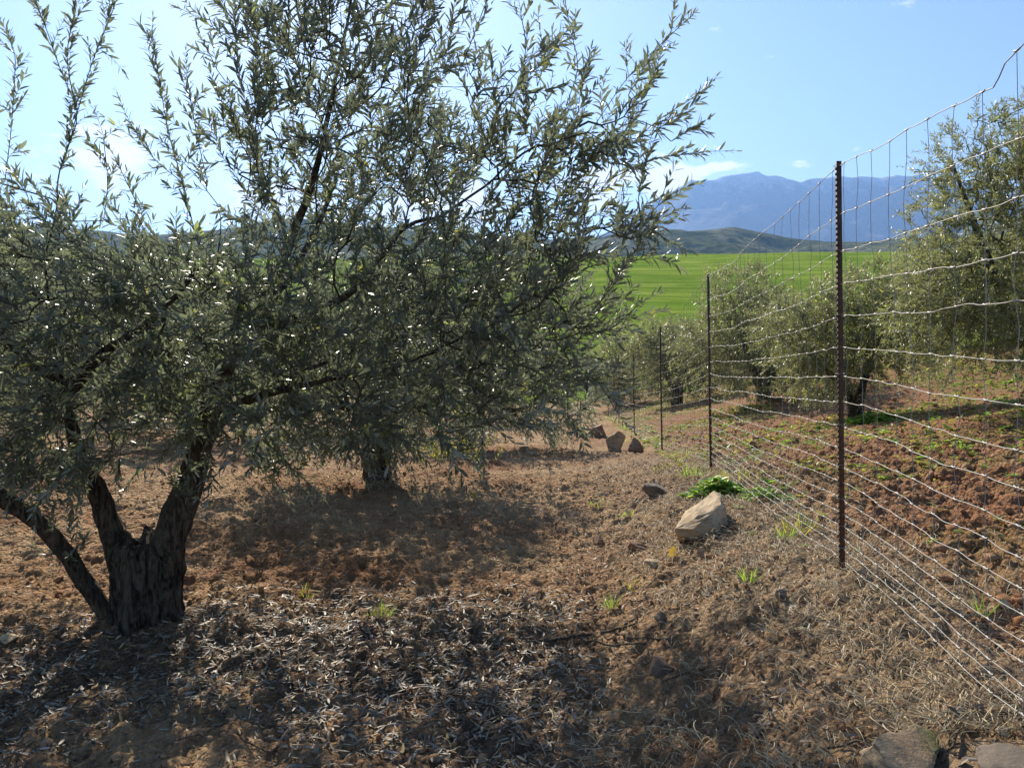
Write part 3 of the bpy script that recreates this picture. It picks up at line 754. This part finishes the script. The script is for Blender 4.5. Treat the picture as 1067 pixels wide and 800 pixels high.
def grass_tuft(px, py, wpx, n, h, label, seed, mat='weed', group='grass tufts on the bare soil'):
    rng = np.random.default_rng(seed); g, d = G(px, py); lv = Leaves(); r = wpx * d / FPX / 2; a = rng.random(n) * 6.28; q = r * rng.random(n) ** .7
    x, y = g[0] + np.cos(a) * q, g[1] + np.sin(a) * q * .7; z = gz(x, y)
    D = np.stack([np.cos(a) * .5, np.sin(a) * .5, np.ones(n)], -1) + rng.normal(size=(n, 3)) * .28
    l = h * rng.uniform(.5, 1.2, n); lv.add(np.stack([x, y, z], -1) - g, D, rng.normal(size=(n, 3)), l, .0035 + .002 * rng.random(n), .15 + .4 * rng.random(n), np.clip(rng.normal(.55, .2, n), 0, .95))
    o = new_obj('grass_tuft', lv.mesh('grass_tuft'), MAT[mat]); o.location = g; return tag(o, label, 'grass', group)

def stick(pxs, r0, r1, label, forks=(), name='fallen_twig', mat='deadwood', lift=.012, group='twigs lying on the ground', cat='twig'):
    tb = Tubes(); g0 = None
    for k, path in enumerate([pxs, *forks]):
        pts = []
        for (x, y) in path:
            g, _ = G(x, y); g[2] += lift + r0 * .5; pts.append(g)
        p = smooth_path(pts, .03); p[1:-1] += np.random.default_rng(k + int(path[0][0])).normal(size=(len(p) - 2, 3)) * .004
        p[:, 2] = np.maximum(p[:, 2], gz(p[:, 0], p[:, 1]) + r0 * .4)
        if g0 is None: g0 = p[0].copy()
        tb.add(p - g0, np.linspace(r0 if k == 0 else r0 * .5, r1, len(p)), 6, .15, k)
    o = new_obj(name, tb.mesh(name), MAT[mat]); o.location = g0; return tag(o, label, cat, group)

# ------------------------------------------------------------------ fence
def build_fence():
    rng = np.random.default_rng(31)
    b0 = np.array([fence_x(3.66), 3.66, float(base_h(fence_x(3.66), 3.66))])
    root = tag(empty('wire_fence', b0), 'tall galvanised wire mesh fence on rusty steel posts dividing path from tilled field', 'fence')
    pos = [(-.5, None), (3.66, ((874, 168), (878, 604))), (7.8, ((738, 286), (741, 490))), (12.1, ((688, 340), (690, 472))), (17.0, ((660, 368), (661, 452))), (22, None), (27, None)]
    H = 2.03; tops = []; bots = []
    for y, px in pos:
        if px: t = P(*px[0], y); b = P(*px[1], y)
        else:
            x = float(fence_x(y)); b = np.array([x, y, float(base_h(x, y))]); t = b + [-.02, 0, 1.95]
        tops.append(t); bots.append(b)
    tops = np.array(tops); bots = np.array(bots); ys = np.array([p[0] for p in pos])
    for k, (t, b) in enumerate(zip(tops, bots)):
        # steel T post with a notched spine
        ax = unit(t - b); b2 = b - ax * .35; n = np.linalg.norm(t - b2); fx = unit(np.array([1, .1, 0]) - ax * (ax[0])); fy = np.cross(ax, fx); V = []; Q = []
        def box(c, hx, hy, z0, z1):
            o = len(V)
            for z in (z0, z1):
                for sx, sy in ((-1, -1), (1, -1), (1, 1), (-1, 1)): V.append(b2 + ax * z + fx * (c[0] + sx * hx) + fy * (c[1] + sy * hy))
            for f in ((0, 3, 2, 1), (4, 5, 6, 7), (0, 1, 5, 4), (1, 2, 6, 5), (2, 3, 7, 6), (3, 0, 4, 7)): Q.append([o + i for i in f])
        box((0, 0), .0120, .0028, 0, n); box((0, .0128), .0028, .0098, 0, n)
        z = .3
        while z < n - .02 and k < 4: box((-.0150, .0), .0033, .0024, z, z + .012); z += .026
        V = np.array(V) - b0; o = new_obj('post', np_mesh('post', V, Q, None, False), MAT['rust'], root)
    # heights of the wires as fractions of the post (top wire first), read off the nearest post
    wy = np.array([173, 224, 262, 297, 329, 362, 390, 418, 443, 465, 485, 503, 520, 535, 548, 560, 571, 582]); fr = (604 - wy) / (604 - 168.)
    yy = np.concatenate([np.arange(-1.0, 8, .03), np.arange(8, 27, .08)])
    T = np.stack([np.interp(yy, ys, tops[:, i]) for i in range(3)], -1); B = np.stack([np.interp(yy, ys, bots[:, i]) for i in range(3)], -1)
    # distance to the nearest post, for the sag between posts
    k = np.clip(np.searchsorted(ys, yy) - 1, 0, len(ys) - 2); u = (yy - ys[k]) / (ys[k + 1] - ys[k]); sag = 4 * u * (1 - u)
    out = np.array([1, -.09, 0])
    def wirepos(f, j, sel=slice(None)):
        p = B[sel] + (T[sel] - B[sel]) * f; s = sag[sel]; y = yy[sel]
        droop = (.045 * f * f + .012) * (.6 + .8 * _hash(k[sel], np.full(len(y), j), 3))
        p = p - np.outer(s * droop, [0, 0, 1])
        p = p + np.outer((vnoise(y * 2.6, np.full(len(y), j * 3.7), 5) - .5) * .016 + (vnoise(y * 11, np.full(len(y), j * 1.7), 6) - .5) * .009, [0, 0, 1])
        bul = (vnoise(y * .9, np.full(len(y), f * 2.2), 9) - .5) * .07 * np.clip(s * 2, 0, 1)
        return p + np.outer(bul, out)
    W = []
    for j, f in enumerate(fr):
        p = wirepos(f, j)
        if j == 0:   # the loose top wire kinks up near the camera
            p[:, 2] += np.interp(yy, [-1, 1.6, 2.15, 2.2, 2.3, 3.0, 3.66], [.12, .12, .0, -.05, -.04, -.02, 0])
        W.append(p); tb = Tubes(); tb.add(p - b0, .0016 if j else .0019, 5); new_obj('horizontal_wire', tb.mesh('horizontal_wire'), MAT['wire'], root)
    # stay wires with a knot at every crossing; the nearest hundred one by one
    sy = np.arange(1.15, 26, .187); far = Tubes()
    for m, y in enumerate(sy):
        y = y + rng.normal() * .012; pts = []
        for j in range(len(fr)): pts.append([np.interp(y + rng.normal() * .006 , yy, W[j][:, i]) for i in range(3)])
        pts = np.array(pts); mid = (pts[:-1] + pts[1:]) / 2 + rng.normal(size=(len(pts) - 1, 3)) * .004
        full = np.empty((len(pts) * 2 - 1, 3)); full[::2] = pts; full[1::2] = mid
        tb = Tubes() if m < 100 else far; tb.add(full - b0, .0012, 4)
        if m < 40:
            for q in pts: tb.add(np.array([q + [0, -.012, .002], q + [0, .0, -.001], q + [0, .012, .002]]) - b0, .0032, 5)
        if m < 100: new_obj('stay_wire', tb.mesh('stay_wire'), MAT['wire'], root)
    o = new_obj('stay_wires_far', far.mesh('stay_wires_far'), MAT['wire'], root); o['kind'] = 'stuff'
    # tie wires on the posts you can see
    for k in (1, 2):
        for j in range(0, len(fr), 2):
            c = bots[k] + (tops[k] - bots[k]) * fr[j]; th = np.linspace(0, 6.5, 14); tb = Tubes()
            tb.add(np.stack([np.cos(th) * .021, np.sin(th) * .02 + .008, th * .001], -1) + c - b0, .0013, 4); new_obj('tie_wire', tb.mesh('tie_wire'), MAT['wire'], root)

# ------------------------------------------------------------------ build everything
build_ground()
grid_obj('green_field', np.linspace(-420, 480, 150), np.concatenate([np.linspace(46, 340, 150), np.linspace(350, 560, 20)]), field_z, MAT['field'], 'bright green crop field rising behind the orchard', 'field')
grid_obj('hills', np.linspace(-3200, 3600, 420), np.linspace(700, 2800, 150), hills_z, MAT['hill'], 'low scrubby hills beyond the green field', 'hills')
grid_obj('mountains', np.linspace(-9000, 10500, 620), np.linspace(4800, 10500, 200), mount_z, MAT['mountain'], 'blue hazy mountain range with traces of snow', 'mountains')
build_fence()
main_tree()

OG = 'olive trees of the orchard'; RG = 'olive trees beyond the fence'
# the row behind the big olive, left of the fence
t2 = side_tree(392, 0, 8.4, [((-.1, 0, 1.4), (1.15, 1.0, .8), 1), ((.75, .1, 1.25), (.8, .8, .65), 1), ((-.9, 0, 1.35), (.9, .8, .65), 1), ((.0, -.5, .8), (.5, .35, .3), 1.1), ((.25, -.6, .5), (.5, .3, .35), 1.6), ((-.5, -.5, .7), (.6, .4, .3), 1.2)], 'second olive tree of the left row, its dark trunk showing under the big crown', OG, 41, 800, .066, 'leaf', .15, .55, 3, .25, .022)
t3 = side_tree(485, 0, 13.0, [((0, 0, 1.5), (1.35, 1.2, .85), 1), ((.4, 0, 1.0), (.9, .8, .5), 1), ((1.45, 0, .85), (.95, .65, .6), 1.3)], 'third olive tree of the left row, low and half hidden behind the hanging branches', OG, 42, 600, .085, 'leaf', .13, .6, 3, .25, .03)
zb = lambda x, y: float(base_h(x, y)) - .03
for (x, y, s, rz, src, lab) in [(-6.6, 9.2, 1.4, 1.1, t2, 'olive tree showing behind the low limb at the left edge'), (-6.0, 14.2, 1.5, 2.2, t3, 'olive tree behind the fork of the black stump'),
                                (-3.2, 18.5, 1.6, 4.0, t3, 'distant olive tree straight behind the second dark trunk'), (-9.3, 13.5, 1.5, 5.1, t2, 'olive tree furthest left, in the line behind the low limb'),
                                (-10.5, 20, 1.6, .6, t3, 'hindmost olive tree on the left, above the left limb of the stump'), (-1.0, 23, 1.1, 3.0, t3, 'distant olive tree behind the third tree of the left row')]:
    copy_tree(src, (x, y, zb(x, y)), rz, s, lab, OG)
# beyond the fence
side_tree(1092, 0, 9.0, [((-.15, 0, 1.9), (1.5, 1.3, 1.15), 1), ((-.85, 0, 2.75), (.6, .55, .8), 1.3), ((.5, .2, 3.0), (.9, .8, .8), 1), ((-1.2, 0, 1.2), (.7, .65, .7), 1.4), ((-.1, -.3, 2.9), (.8, .7, .75), 1.2), ((-.4, -.5, 1.0), (.8, .6, .45), 1.2)], 'tall olive tree at the right edge with its crown against the sky', RG, 51, 1500, .062, 'leaf_sunlit', .15, .6, 3, .3, .021)
side_tree(893, 0, 12.3, [((.1, 0, 1.6), (1.05, 1.0, .85), 1), ((-.85, 0, 1.5), (.75, .7, .65), 1), ((.5, 0, 2.1), (.6, .55, .55), 1), ((.9, 0, 1.35), (.65, .6, .65), 1), ((-.2, .6, 1.0), (1.1, .5, .5), 1), ((-.5, -.3, .8), (.8, .5, .45), 1)], 'olive tree with a forked dark trunk just right of the nearest post', RG, 52, 900, .075, 'leaf_sunlit', .12, .42, 3, .28, .026)
r3 = side_tree(796, 0, 18.0, [((-.2, 0, 1.5), (1.75, 1.4, 1.15), 1), ((-.5, 0, 2.35), (1.1, 1.0, .9), 1.1), ((1.0, 0, 1.4), (1.0, .9, .85), 1), ((-1.3, 0, 1.2), (.9, .8, .75), 1.1), ((.1, -.6, .7), (1.6, .7, .5), 1.2)], 'rounded olive tree between the two nearest posts', RG, 53, 1000, .095, 'leaf_sunlit', .15, .5, 3, .28, .034)
r4 = side_tree(706, 0, 24.0, [((0, 0, 1.4), (1.7, 1.4, 1.1), 1), ((-.5, 0, 2.1), (1.1, .9, .8), 1), ((.3, 0, .9), (1.5, 1.0, .55), 1)], 'grey green olive tree behind the third post of the fence', RG, 54, 800, .115, 'leaf_sunlit', .17, .6, 3, .28, .042)
for (x, y, s, rz, src, lab) in [(4.2, 30, 1.05, 1.9, r4, 'furthest olive tree along the fence, left of the third post'), (8.6, 27, 1.0, 3.3, r3, 'distant olive tree behind the rounded one'), (11.5, 21, 1.0, 4.4, r3, 'olive tree behind the forked one, seen in the gap to its right'),
                                (7.4, 35, 1.1, 5.2, r4, 'small olive tree furthest up the tilled field'), (12.4, 18.6, .95, 2.4, r3, 'olive tree behind the tall one at the right edge')]:
    copy_tree(src, (x, y, zb(x, y)), rz, s, lab, RG)

# rocks
def hull_rock(pts, mat, label, seed, name='boulder', am=.012):
    """a split boulder: the hull of a few corner points, roughened"""
    import bmesh
    g, d = G(733, 559); bm = bmesh.new()
    for x, y, dd in pts: bm.verts.new(P(x, y, d + dd) - g)
    bmesh.ops.convex_hull(bm, input=bm.verts); bmesh.ops.triangulate(bm, faces=bm.faces)
    loose = [v for v in bm.verts if not v.link_faces]; bmesh.ops.delete(bm, geom=loose, context='VERTS')
    bmesh.ops.subdivide_edges(bm, edges=bm.edges[:], cuts=9, use_grid_fill=True); bmesh.ops.smooth_vert(bm, verts=bm.verts[:], factor=.18, use_axis_x=True, use_axis_y=True, use_axis_z=True)
    bm.normal_update()
    for v in bm.verts:
        c = v.co; f = float(fbm(c.x * 11 + c.z * 7 + seed, c.y * 11 - c.z * 17, seed, 4)) - .5; lay = float(vnoise(c.x * 5 + seed, c.z * 42 + c.x * 20, seed + 3)) - .5
        v.co = c + v.normal * (f * am * 2.6 + lay * am * 1.3)
    me = bpy.data.meshes.new(name); bm.to_mesh(me); bm.free(); o = new_obj(name, me, MAT[mat]); o.location = g + [0, 0, .05]; return tag(o, label, 'rock')
hull_rock([(703, 558, -.05), (722, 559, -.10), (738, 551, -.02), (713, 541, .34), (744, 519, .36), (750, 523, .36), (752, 532, .08), (759, 553, .04), (738, 566, -.08), (758, 545, .4), (706, 570, .0), (722, 572, -.06), (758, 575, .05), (730, 570, .4), (708, 560, .35)],
          'stone', 'largest tan boulder on the bank, wedge shaped with a lit sloping face', 61)
rock(685, 514, 28, 18, 'stone_grey', 'dark rounded stone up the bank behind the tan boulder', 62, None, .25, .3, -.3)
rock(642, 470, 28, 22, 'stone', 'pale slanting slab at the foot of the fourth post', 63, .12, .2, .5, -.6)
rock(661, 470, 20, 18, 'stone_red', 'brown block right beside the slanting slab', 64, None, .2, .2)
rock(622, 456, 24, 17, 'stone_red', 'brown lump of rock under the drooping branch tips', 65, None, .25)
rock(682, 590, 22, 9, 'stone', 'flat pale stone lying left of the yellow leaf', 66, None, .3, .2, -.2)
rock(712, 590, 12, 9, 'stone_grey', 'small dark stone touching the yellow leaf', 67, None, .3)
rock(730, 581, 13, 10, 'stone', 'small pale stone below the tan boulder', 68, None, .2, .6, -.3)
rock(664, 573, 24, 11, 'stone_red', 'low earthy stone left of the tan boulder', 69, None, .3)
rock(624, 566, 14, 10, 'stone_red', 'small earth coloured stone alone on the sunlit path', 70, None, .3)
rock(688, 650, 17, 14, 'stone_grey', 'dark round stone at the edge of the shade', 71, None, .2)
rock(688, 698, 32, 24, 'stone_red', 'squarish brown stone with a lit top beside the fallen branch', 72, None, .25, .3, 0, None, 4, 10)
rock(789, 764, 22, 18, 'stone_red', 'reddish stone low in the picture between shade and straw', 73, None, .3)
rock(463, 604, 11, 7, 'stone', 'tiny pale stone in the middle of the bare earth', 74, None, .2)
rock(6, 668, 24, 8, 'stone', 'flat yellowish stone left of the black stump', 75, None, .3)
g, d = G(950, 806)
MAT['mossy'] = rock_mat('mossy_stone', (.24, .165, .10), (.42, .31, .19), (.09, .07, .05), float(g[0]) + .02, 1.3)
rock(948, 806, 96, 54, 'mossy', 'big mossy boulder at the lower right', 76, .13, .12, .1, .12, None, 5, 9, 'boulder', .12)
rock(996, 752, 27, 24, 'stone_grey', 'left of two grey stones above the mossy boulder', 77, None, .2)
rock(1019, 750, 19, 20, 'stone_grey', 'right of two grey stones above the mossy boulder', 78, None, .2)
rock(1076, 816, 90, 20, 'stone_dark', 'broad smooth grey brown stone in the lower right corner', 79, .16, .35, 0, .05, None, 5, 3, 'boulder', .06)
rock(1042, 764, 20, 9, 'stone', 'little flat pale stone beside the smooth corner stone', 80, None, .2)
rock(898, 607, 14, 12, 'stone_red', 'brown stone at the foot of the nearest post', 81, None, .2)
rock(815, 622, 14, 12, 'stone_grey', 'dark small stone in the straw left of the nearest post', 82, None, .25)
rock(1046, 632, 18, 12, 'stone', 'pale stone in the tilled field by the right edge', 83, None, .25)

# fallen twigs
stick([(556, 672), (590, 668), (630, 662), (664, 652)], .010, .005, 'dark fallen branch with side twigs in the shade', [[(600, 668), (635, 676), (672, 675)], [(640, 660), (655, 668), (700, 672)], [(650, 656), (662, 648), (661, 640)]], 'fallen_branch')
stick([(185, 775), (210, 768), (234, 758)], .004, .002, 'thin twig in the dark shade below the stump')
stick([(250, 772), (268, 782), (286, 790)], .004, .002, 'thin twig nearest the lower edge, in the shade')
stick([(555, 775), (575, 788), (612, 797)], .004, .002, 'curved pale twig at the bottom middle')
stick([(262, 758), (300, 760), (330, 763)], .003, .002, 'straight pale twig lying level in the shade')
stick([(862, 786), (885, 781), (902, 776)], .005, .003, 'pale stick left of the mossy boulder')
stick([(1000, 764), (990, 782), (972, 806)], .005, .003, 'grey stick between the mossy and the smooth boulder')
stick([(1062, 742), (1045, 750), (1025, 762)], .005, .002, 'pale stick above the corner stone')
stick([(1036, 722), (1048, 738), (1064, 756)], .005, .003, 'straw coloured stick right of the two grey stones')
stick([(838, 700), (850, 715), (868, 726)], .003, .0015, 'curled pale stem in the straw')
stick([(690, 715), (715, 706), (742, 712), (760, 704)], .004, .002, 'bent twig below the squarish brown stone')
stick([(462, 655), (500, 663), (530, 672)], .003, .0015, 'straight grey twig left of the fallen branch')

# weeds and tufts
leafy_weed(748, 512, 70, 75, .085, 'bright green leafy weed patch by the second post, behind the tan boulder', 91)
leafy_weed(800, 520, 55, 30, .07, 'smaller green weed under the mesh right of the leafy patch', 92)
leafy_weed(905, 440, 66, 40, .14, 'green weeds round the forked trunk beyond the fence', 93)
leafy_weed(716, 408, 44, 34, .16, 'clump of green weeds in shade behind the third post', 94)
leafy_weed(1058, 398, 26, 10, .12, 'green weed at the right edge below the tall crown', 95)
leafy_weed(774, 428, 65, 34, .12, 'yellow green weed clump in front of the rounded olive', 96, 'yellow_weed')
leafy_weed(985, 470, 62, 18, .07, 'low grassy weed in the tilled field under the tall olive', 97, 'weed', 1.2, 'leafy_weed', .15)
leafy_weed(842, 487, 45, 14, .06, 'yellow green weed in the clods left of the nearest post', 98, 'yellow_weed')
leafy_weed(700, 488, 40, 16, .08, 'yellowing weed at the foot of the third post', 99, 'yellow_weed', .9, 'leafy_weed', .2)
grass_tuft(318, 622, 18, 26, .06, 'yellow green tuft alone in the sunlit strip', 101, 'yellow_weed')
grass_tuft(398, 642, 22, 40, .08, 'pale green tuft at the edge of the big shade', 102)
grass_tuft(637, 634, 16, 26, .09, 'upright green tuft near the fallen branch', 103)
grass_tuft(660, 614, 14, 18, .07, 'small tuft between the upright tuft and the flat pale stone', 104, 'yellow_weed')
grass_tuft(625, 526, 26, 30, .06, 'green tuft on the path beside the shadow', 105)
grass_tuft(650, 538, 18, 22, .05, 'short tuft just below the one beside the shadow', 106)
grass_tuft(648, 462, 26, 46, .16, 'yellow dry tuft over the slanting slab', 107, 'yellow_weed')
grass_tuft(780, 608, 14, 22, .10, 'thin green blades in the straw below the tan boulder', 108)
grass_tuft(820, 562, 16, 26, .11, 'green blades at the straw edge under the lowest wire', 109)
grass_tuft(1022, 642, 12, 14, .10, 'green sprout by the pale stone in the field', 110)

for k, (x, y, wd, n, h, lab, mt) in enumerate([(706, 478, 34, 70, .13, 'yellow green grass between the second and third posts', 'yellow_weed'), (722, 496, 30, 60, .12, 'grass clump left of the leafy weed patch', 'weed'),
        (768, 500, 40, 60, .13, 'grass under the mesh behind the leafy weed patch', 'yellow_weed'), (684, 462, 26, 50, .14, 'thin grass at the foot of the third post', 'weed'), (828, 556, 40, 40, .12, 'straggling grass along the lowest wire near the nearest post', 'yellow_weed')]):
    grass_tuft(x, y, wd, n, h, lab, 130 + k, mt, 'grass along the fence foot')
# yellow fallen leaf, standing on edge
lv = Leaves(); g, d = G(699, 582); lv.add([[0, 0, 0]], [[.25, 0, 1]], [[.1, -1, .1]], .075, .055, .12, [1.]); o = new_obj('fallen_leaf', lv.mesh('fallen_leaf'), MAT['yellow_weed']); o.location = g + [0, 0, .005]
tag(o, 'single bright yellow leaf standing among pale stones', 'leaf')

# dry shrub under the crown
def dry_shrub():
    rng = np.random.default_rng(33); g, d = G(470, 482); root = tag(empty('dry_shrub', g), 'dry yellowish shrub in the shade below the hanging crown', 'shrub'); tb = Tubes(); lv = Leaves()
    for _ in range(90):
        a = rng.random() * 6.28; dr = np.array([math.cos(a) * .8, math.sin(a) * .7, .6 + rng.random()]); b = np.array([rng.normal() * .25, rng.normal() * .2, 0])
        shoot(lv, tb, rng, b, dr, rng.uniform(.25, .6), .03, .035, .1, .2, .22, .002, .35)
    new_obj('stems', tb.mesh('stems'), MAT['deadwood'], root); new_obj('foliage', lv.mesh('foliage'), MAT['yellow_weed'], root)
dry_shrub()

# small white farm building far down the slope
def building():
    y = 58.; x = (632 - 533.5) / FPX * y; z = 1.6 + (360 - 392) / FPX * y; b = np.array([x, y, z]); root = tag(empty('farm_building', b), 'low white farm building far off behind the branch tips', 'building')
    def bx(n, mat, x0, x1, y0, y1, z0, z1, par):
        V = [(a, c, e) for e in (z0, z1) for a, c in ((x0, y0), (x1, y0), (x1, y1), (x0, y1))]
        return new_obj(n, np_mesh(n, V, [(0, 3, 2, 1), (4, 5, 6, 7), (0, 1, 5, 4), (1, 2, 6, 5), (2, 3, 7, 6), (3, 0, 4, 7)]), MAT[mat], par)
    w = bx('wall', 'white_wall', -1.2, 1.0, 0, 3, -2.5, 1.05, root); bx('roof', 'grey_roof', -1.35, 1.15, -.2, 3.2, 1.053, 1.22, root)
    for sx in (-.6, .5): bx('window', 'dark_glass', sx - .35, sx + .35, -.03, .05, -.4, .4, root)
building()

scatter_leaves(); scatter_straw(); scatter_clods(); scatter_weeds()

# ------------------------------------------------------------------ air
HAZE = .82e-4
def haze():
    x0, x1, y0, y1, z0, z1 = -12500, 12500, -3300, 16800, -30, 1830
    V = [(a, c, e) for e in (z0, z1) for a, c in ((x0, y0), (x1, y0), (x1, y1), (x0, y1))]
    me = np_mesh('haze', V, [(0, 3, 2, 1), (4, 5, 6, 7), (0, 1, 5, 4), (1, 2, 6, 5), (2, 3, 7, 6), (3, 0, 4, 7)])
    m = bpy.data.materials.new('haze'); m.use_nodes = True; t = m.node_tree; t.nodes.clear(); out = t.nodes.new('ShaderNodeOutputMaterial'); v = t.nodes.new('ShaderNodeVolumePrincipled')
    v.inputs['Color'].default_value = (.27, .50, 1, 1); v.inputs['Density'].default_value = HAZE; v.inputs['Anisotropy'].default_value = .38; t.links.new(v.outputs[0], out.inputs['Volume'])
    tag(new_obj('haze', me, m), 'pale blue haze over the distance', 'haze', None, 'stuff')
haze()

# ------------------------------------------------------------------ light
AZ, EL = -15.0, 33.0      # sun ahead and to the left
sl = bpy.data.lights.new('sun', 'SUN'); so = bpy.data.objects.new('sun', sl); COL.objects.link(so)
sl.energy = 5.0; sl.angle = R(.53); sl.color = (1, .90, .75)
so.rotation_euler = (R(90 - EL), 0, R(180 - AZ)); so.location = (-20, 60, 40)
w = bpy.data.worlds.new('World'); SC.world = w; w.use_nodes = True; nt = w.node_tree; nt.nodes.clear()
def wn(t, **k):
    n = nt.nodes.new(t)
    for a, b in k.items(): setattr(n, a, b)
    return n
def wm(op, a, b=0., clamp=False):
    n = wn('ShaderNodeMath', operation=op, use_clamp=clamp)
    for i, v in enumerate((a, b)):
        if isinstance(v, (int, float)): n.inputs[i].default_value = v
        else: nt.links.new(v, n.inputs[i])
    return n.outputs[0]
sky = wn('ShaderNodeTexSky', sky_type='NISHITA', sun_disc=False, sun_elevation=R(EL), sun_rotation=R(AZ), altitude=200, air_density=1., dust_density=.3, ozone_density=2.2)
tc = wn('ShaderNodeTexCoord'); sp = wn('ShaderNodeSeparateXYZ'); nt.links.new(tc.outputs['Generated'], sp.inputs[0])
az = wm('ARCTAN2', sp.outputs[0], sp.outputs[1]); el = wm('ARCSINE', sp.outputs[2])
mpn = wn('ShaderNodeMapping'); mpn.inputs['Scale'].default_value = (1, 1, 2.6); nt.links.new(tc.outputs['Generated'], mpn.inputs['Vector'])
nz = wn('ShaderNodeTexNoise'); nz.inputs['Scale'].default_value = 15; nz.inputs['Detail'].default_value = 9; nz.inputs['Roughness'].default_value = .58; nt.links.new(mpn.outputs[0], nz.inputs['Vector'])
# cumulus bank low over the mountains: thick on the left, breaking up to the right
def blob(a0, e0, wa, we, s):
    da = wm('DIVIDE', wm('SUBTRACT', az, R(a0)), R(wa)); de = wm('DIVIDE', wm('SUBTRACT', el, R(e0)), R(we))
    return wm('MULTIPLY', wm('POWER', 2.718, wm('MULTIPLY', wm('ADD', wm('MULTIPLY', da, da), wm('MULTIPLY', de, de)), -1.)), s)
bl = blob(-28, 12.0, 4.5, 2.6, .62)
for b in ((-17, 10, 7, 2.2, .6), (-5, 10, 7, 2.2, .62), (6, 11, 4, 2.4, .62), (11.0, 11.6, 3.2, 1.7, .78), (14.8, 12.4, 2.2, .6, .62), (13.2, 12.2, 3.6, .6, .66), (20.2, 12.3, 1.3, .5, .6), (-40, 11, 7, 2.6, .6), (24, 13, .7, .35, .5), (42, 11, 8, 2, .5)): bl = wm('MAXIMUM', bl, blob(*b))
cl = wm('ADD', bl, wm('MULTIPLY', wm('SUBTRACT', nz.outputs['Fac'], .5), 1.9))
rp = wn('ShaderNodeMapRange', interpolation_type='SMOOTHSTEP'); rp.inputs[1].default_value = .30; rp.inputs[2].default_value = .62; nt.links.new(cl, rp.inputs[0])
mx = wn('ShaderNodeMix', data_type='RGBA'); nt.links.new(wm('MULTIPLY', rp.outputs[0], .85), mx.inputs[0]); nt.links.new(sky.outputs[0], mx.inputs[6]); mx.inputs[7].default_value = (8.6, 8.6, 8.8, 1)
bg = wn('ShaderNodeBackground'); bg.inputs['Strength'].default_value = .088; nt.links.new(mx.outputs[2], bg.inputs['Color'])
wo = wn('ShaderNodeOutputWorld'); nt.links.new(bg.outputs[0], wo.inputs['Surface'])

SC.view_settings.view_transform = 'Standard'; SC.view_settings.look = 'None'; SC.view_settings.gamma = 1; SC.view_settings.exposure = .93
SC.render.engine = 'CYCLES'; cy = SC.cycles
cy.max_bounces = 8; cy.diffuse_bounces = 5; cy.glossy_bounces = 2; cy.transmission_bounces = 4; cy.volume_bounces = 0; cy.caustics_reflective = False; cy.caustics_refractive = False
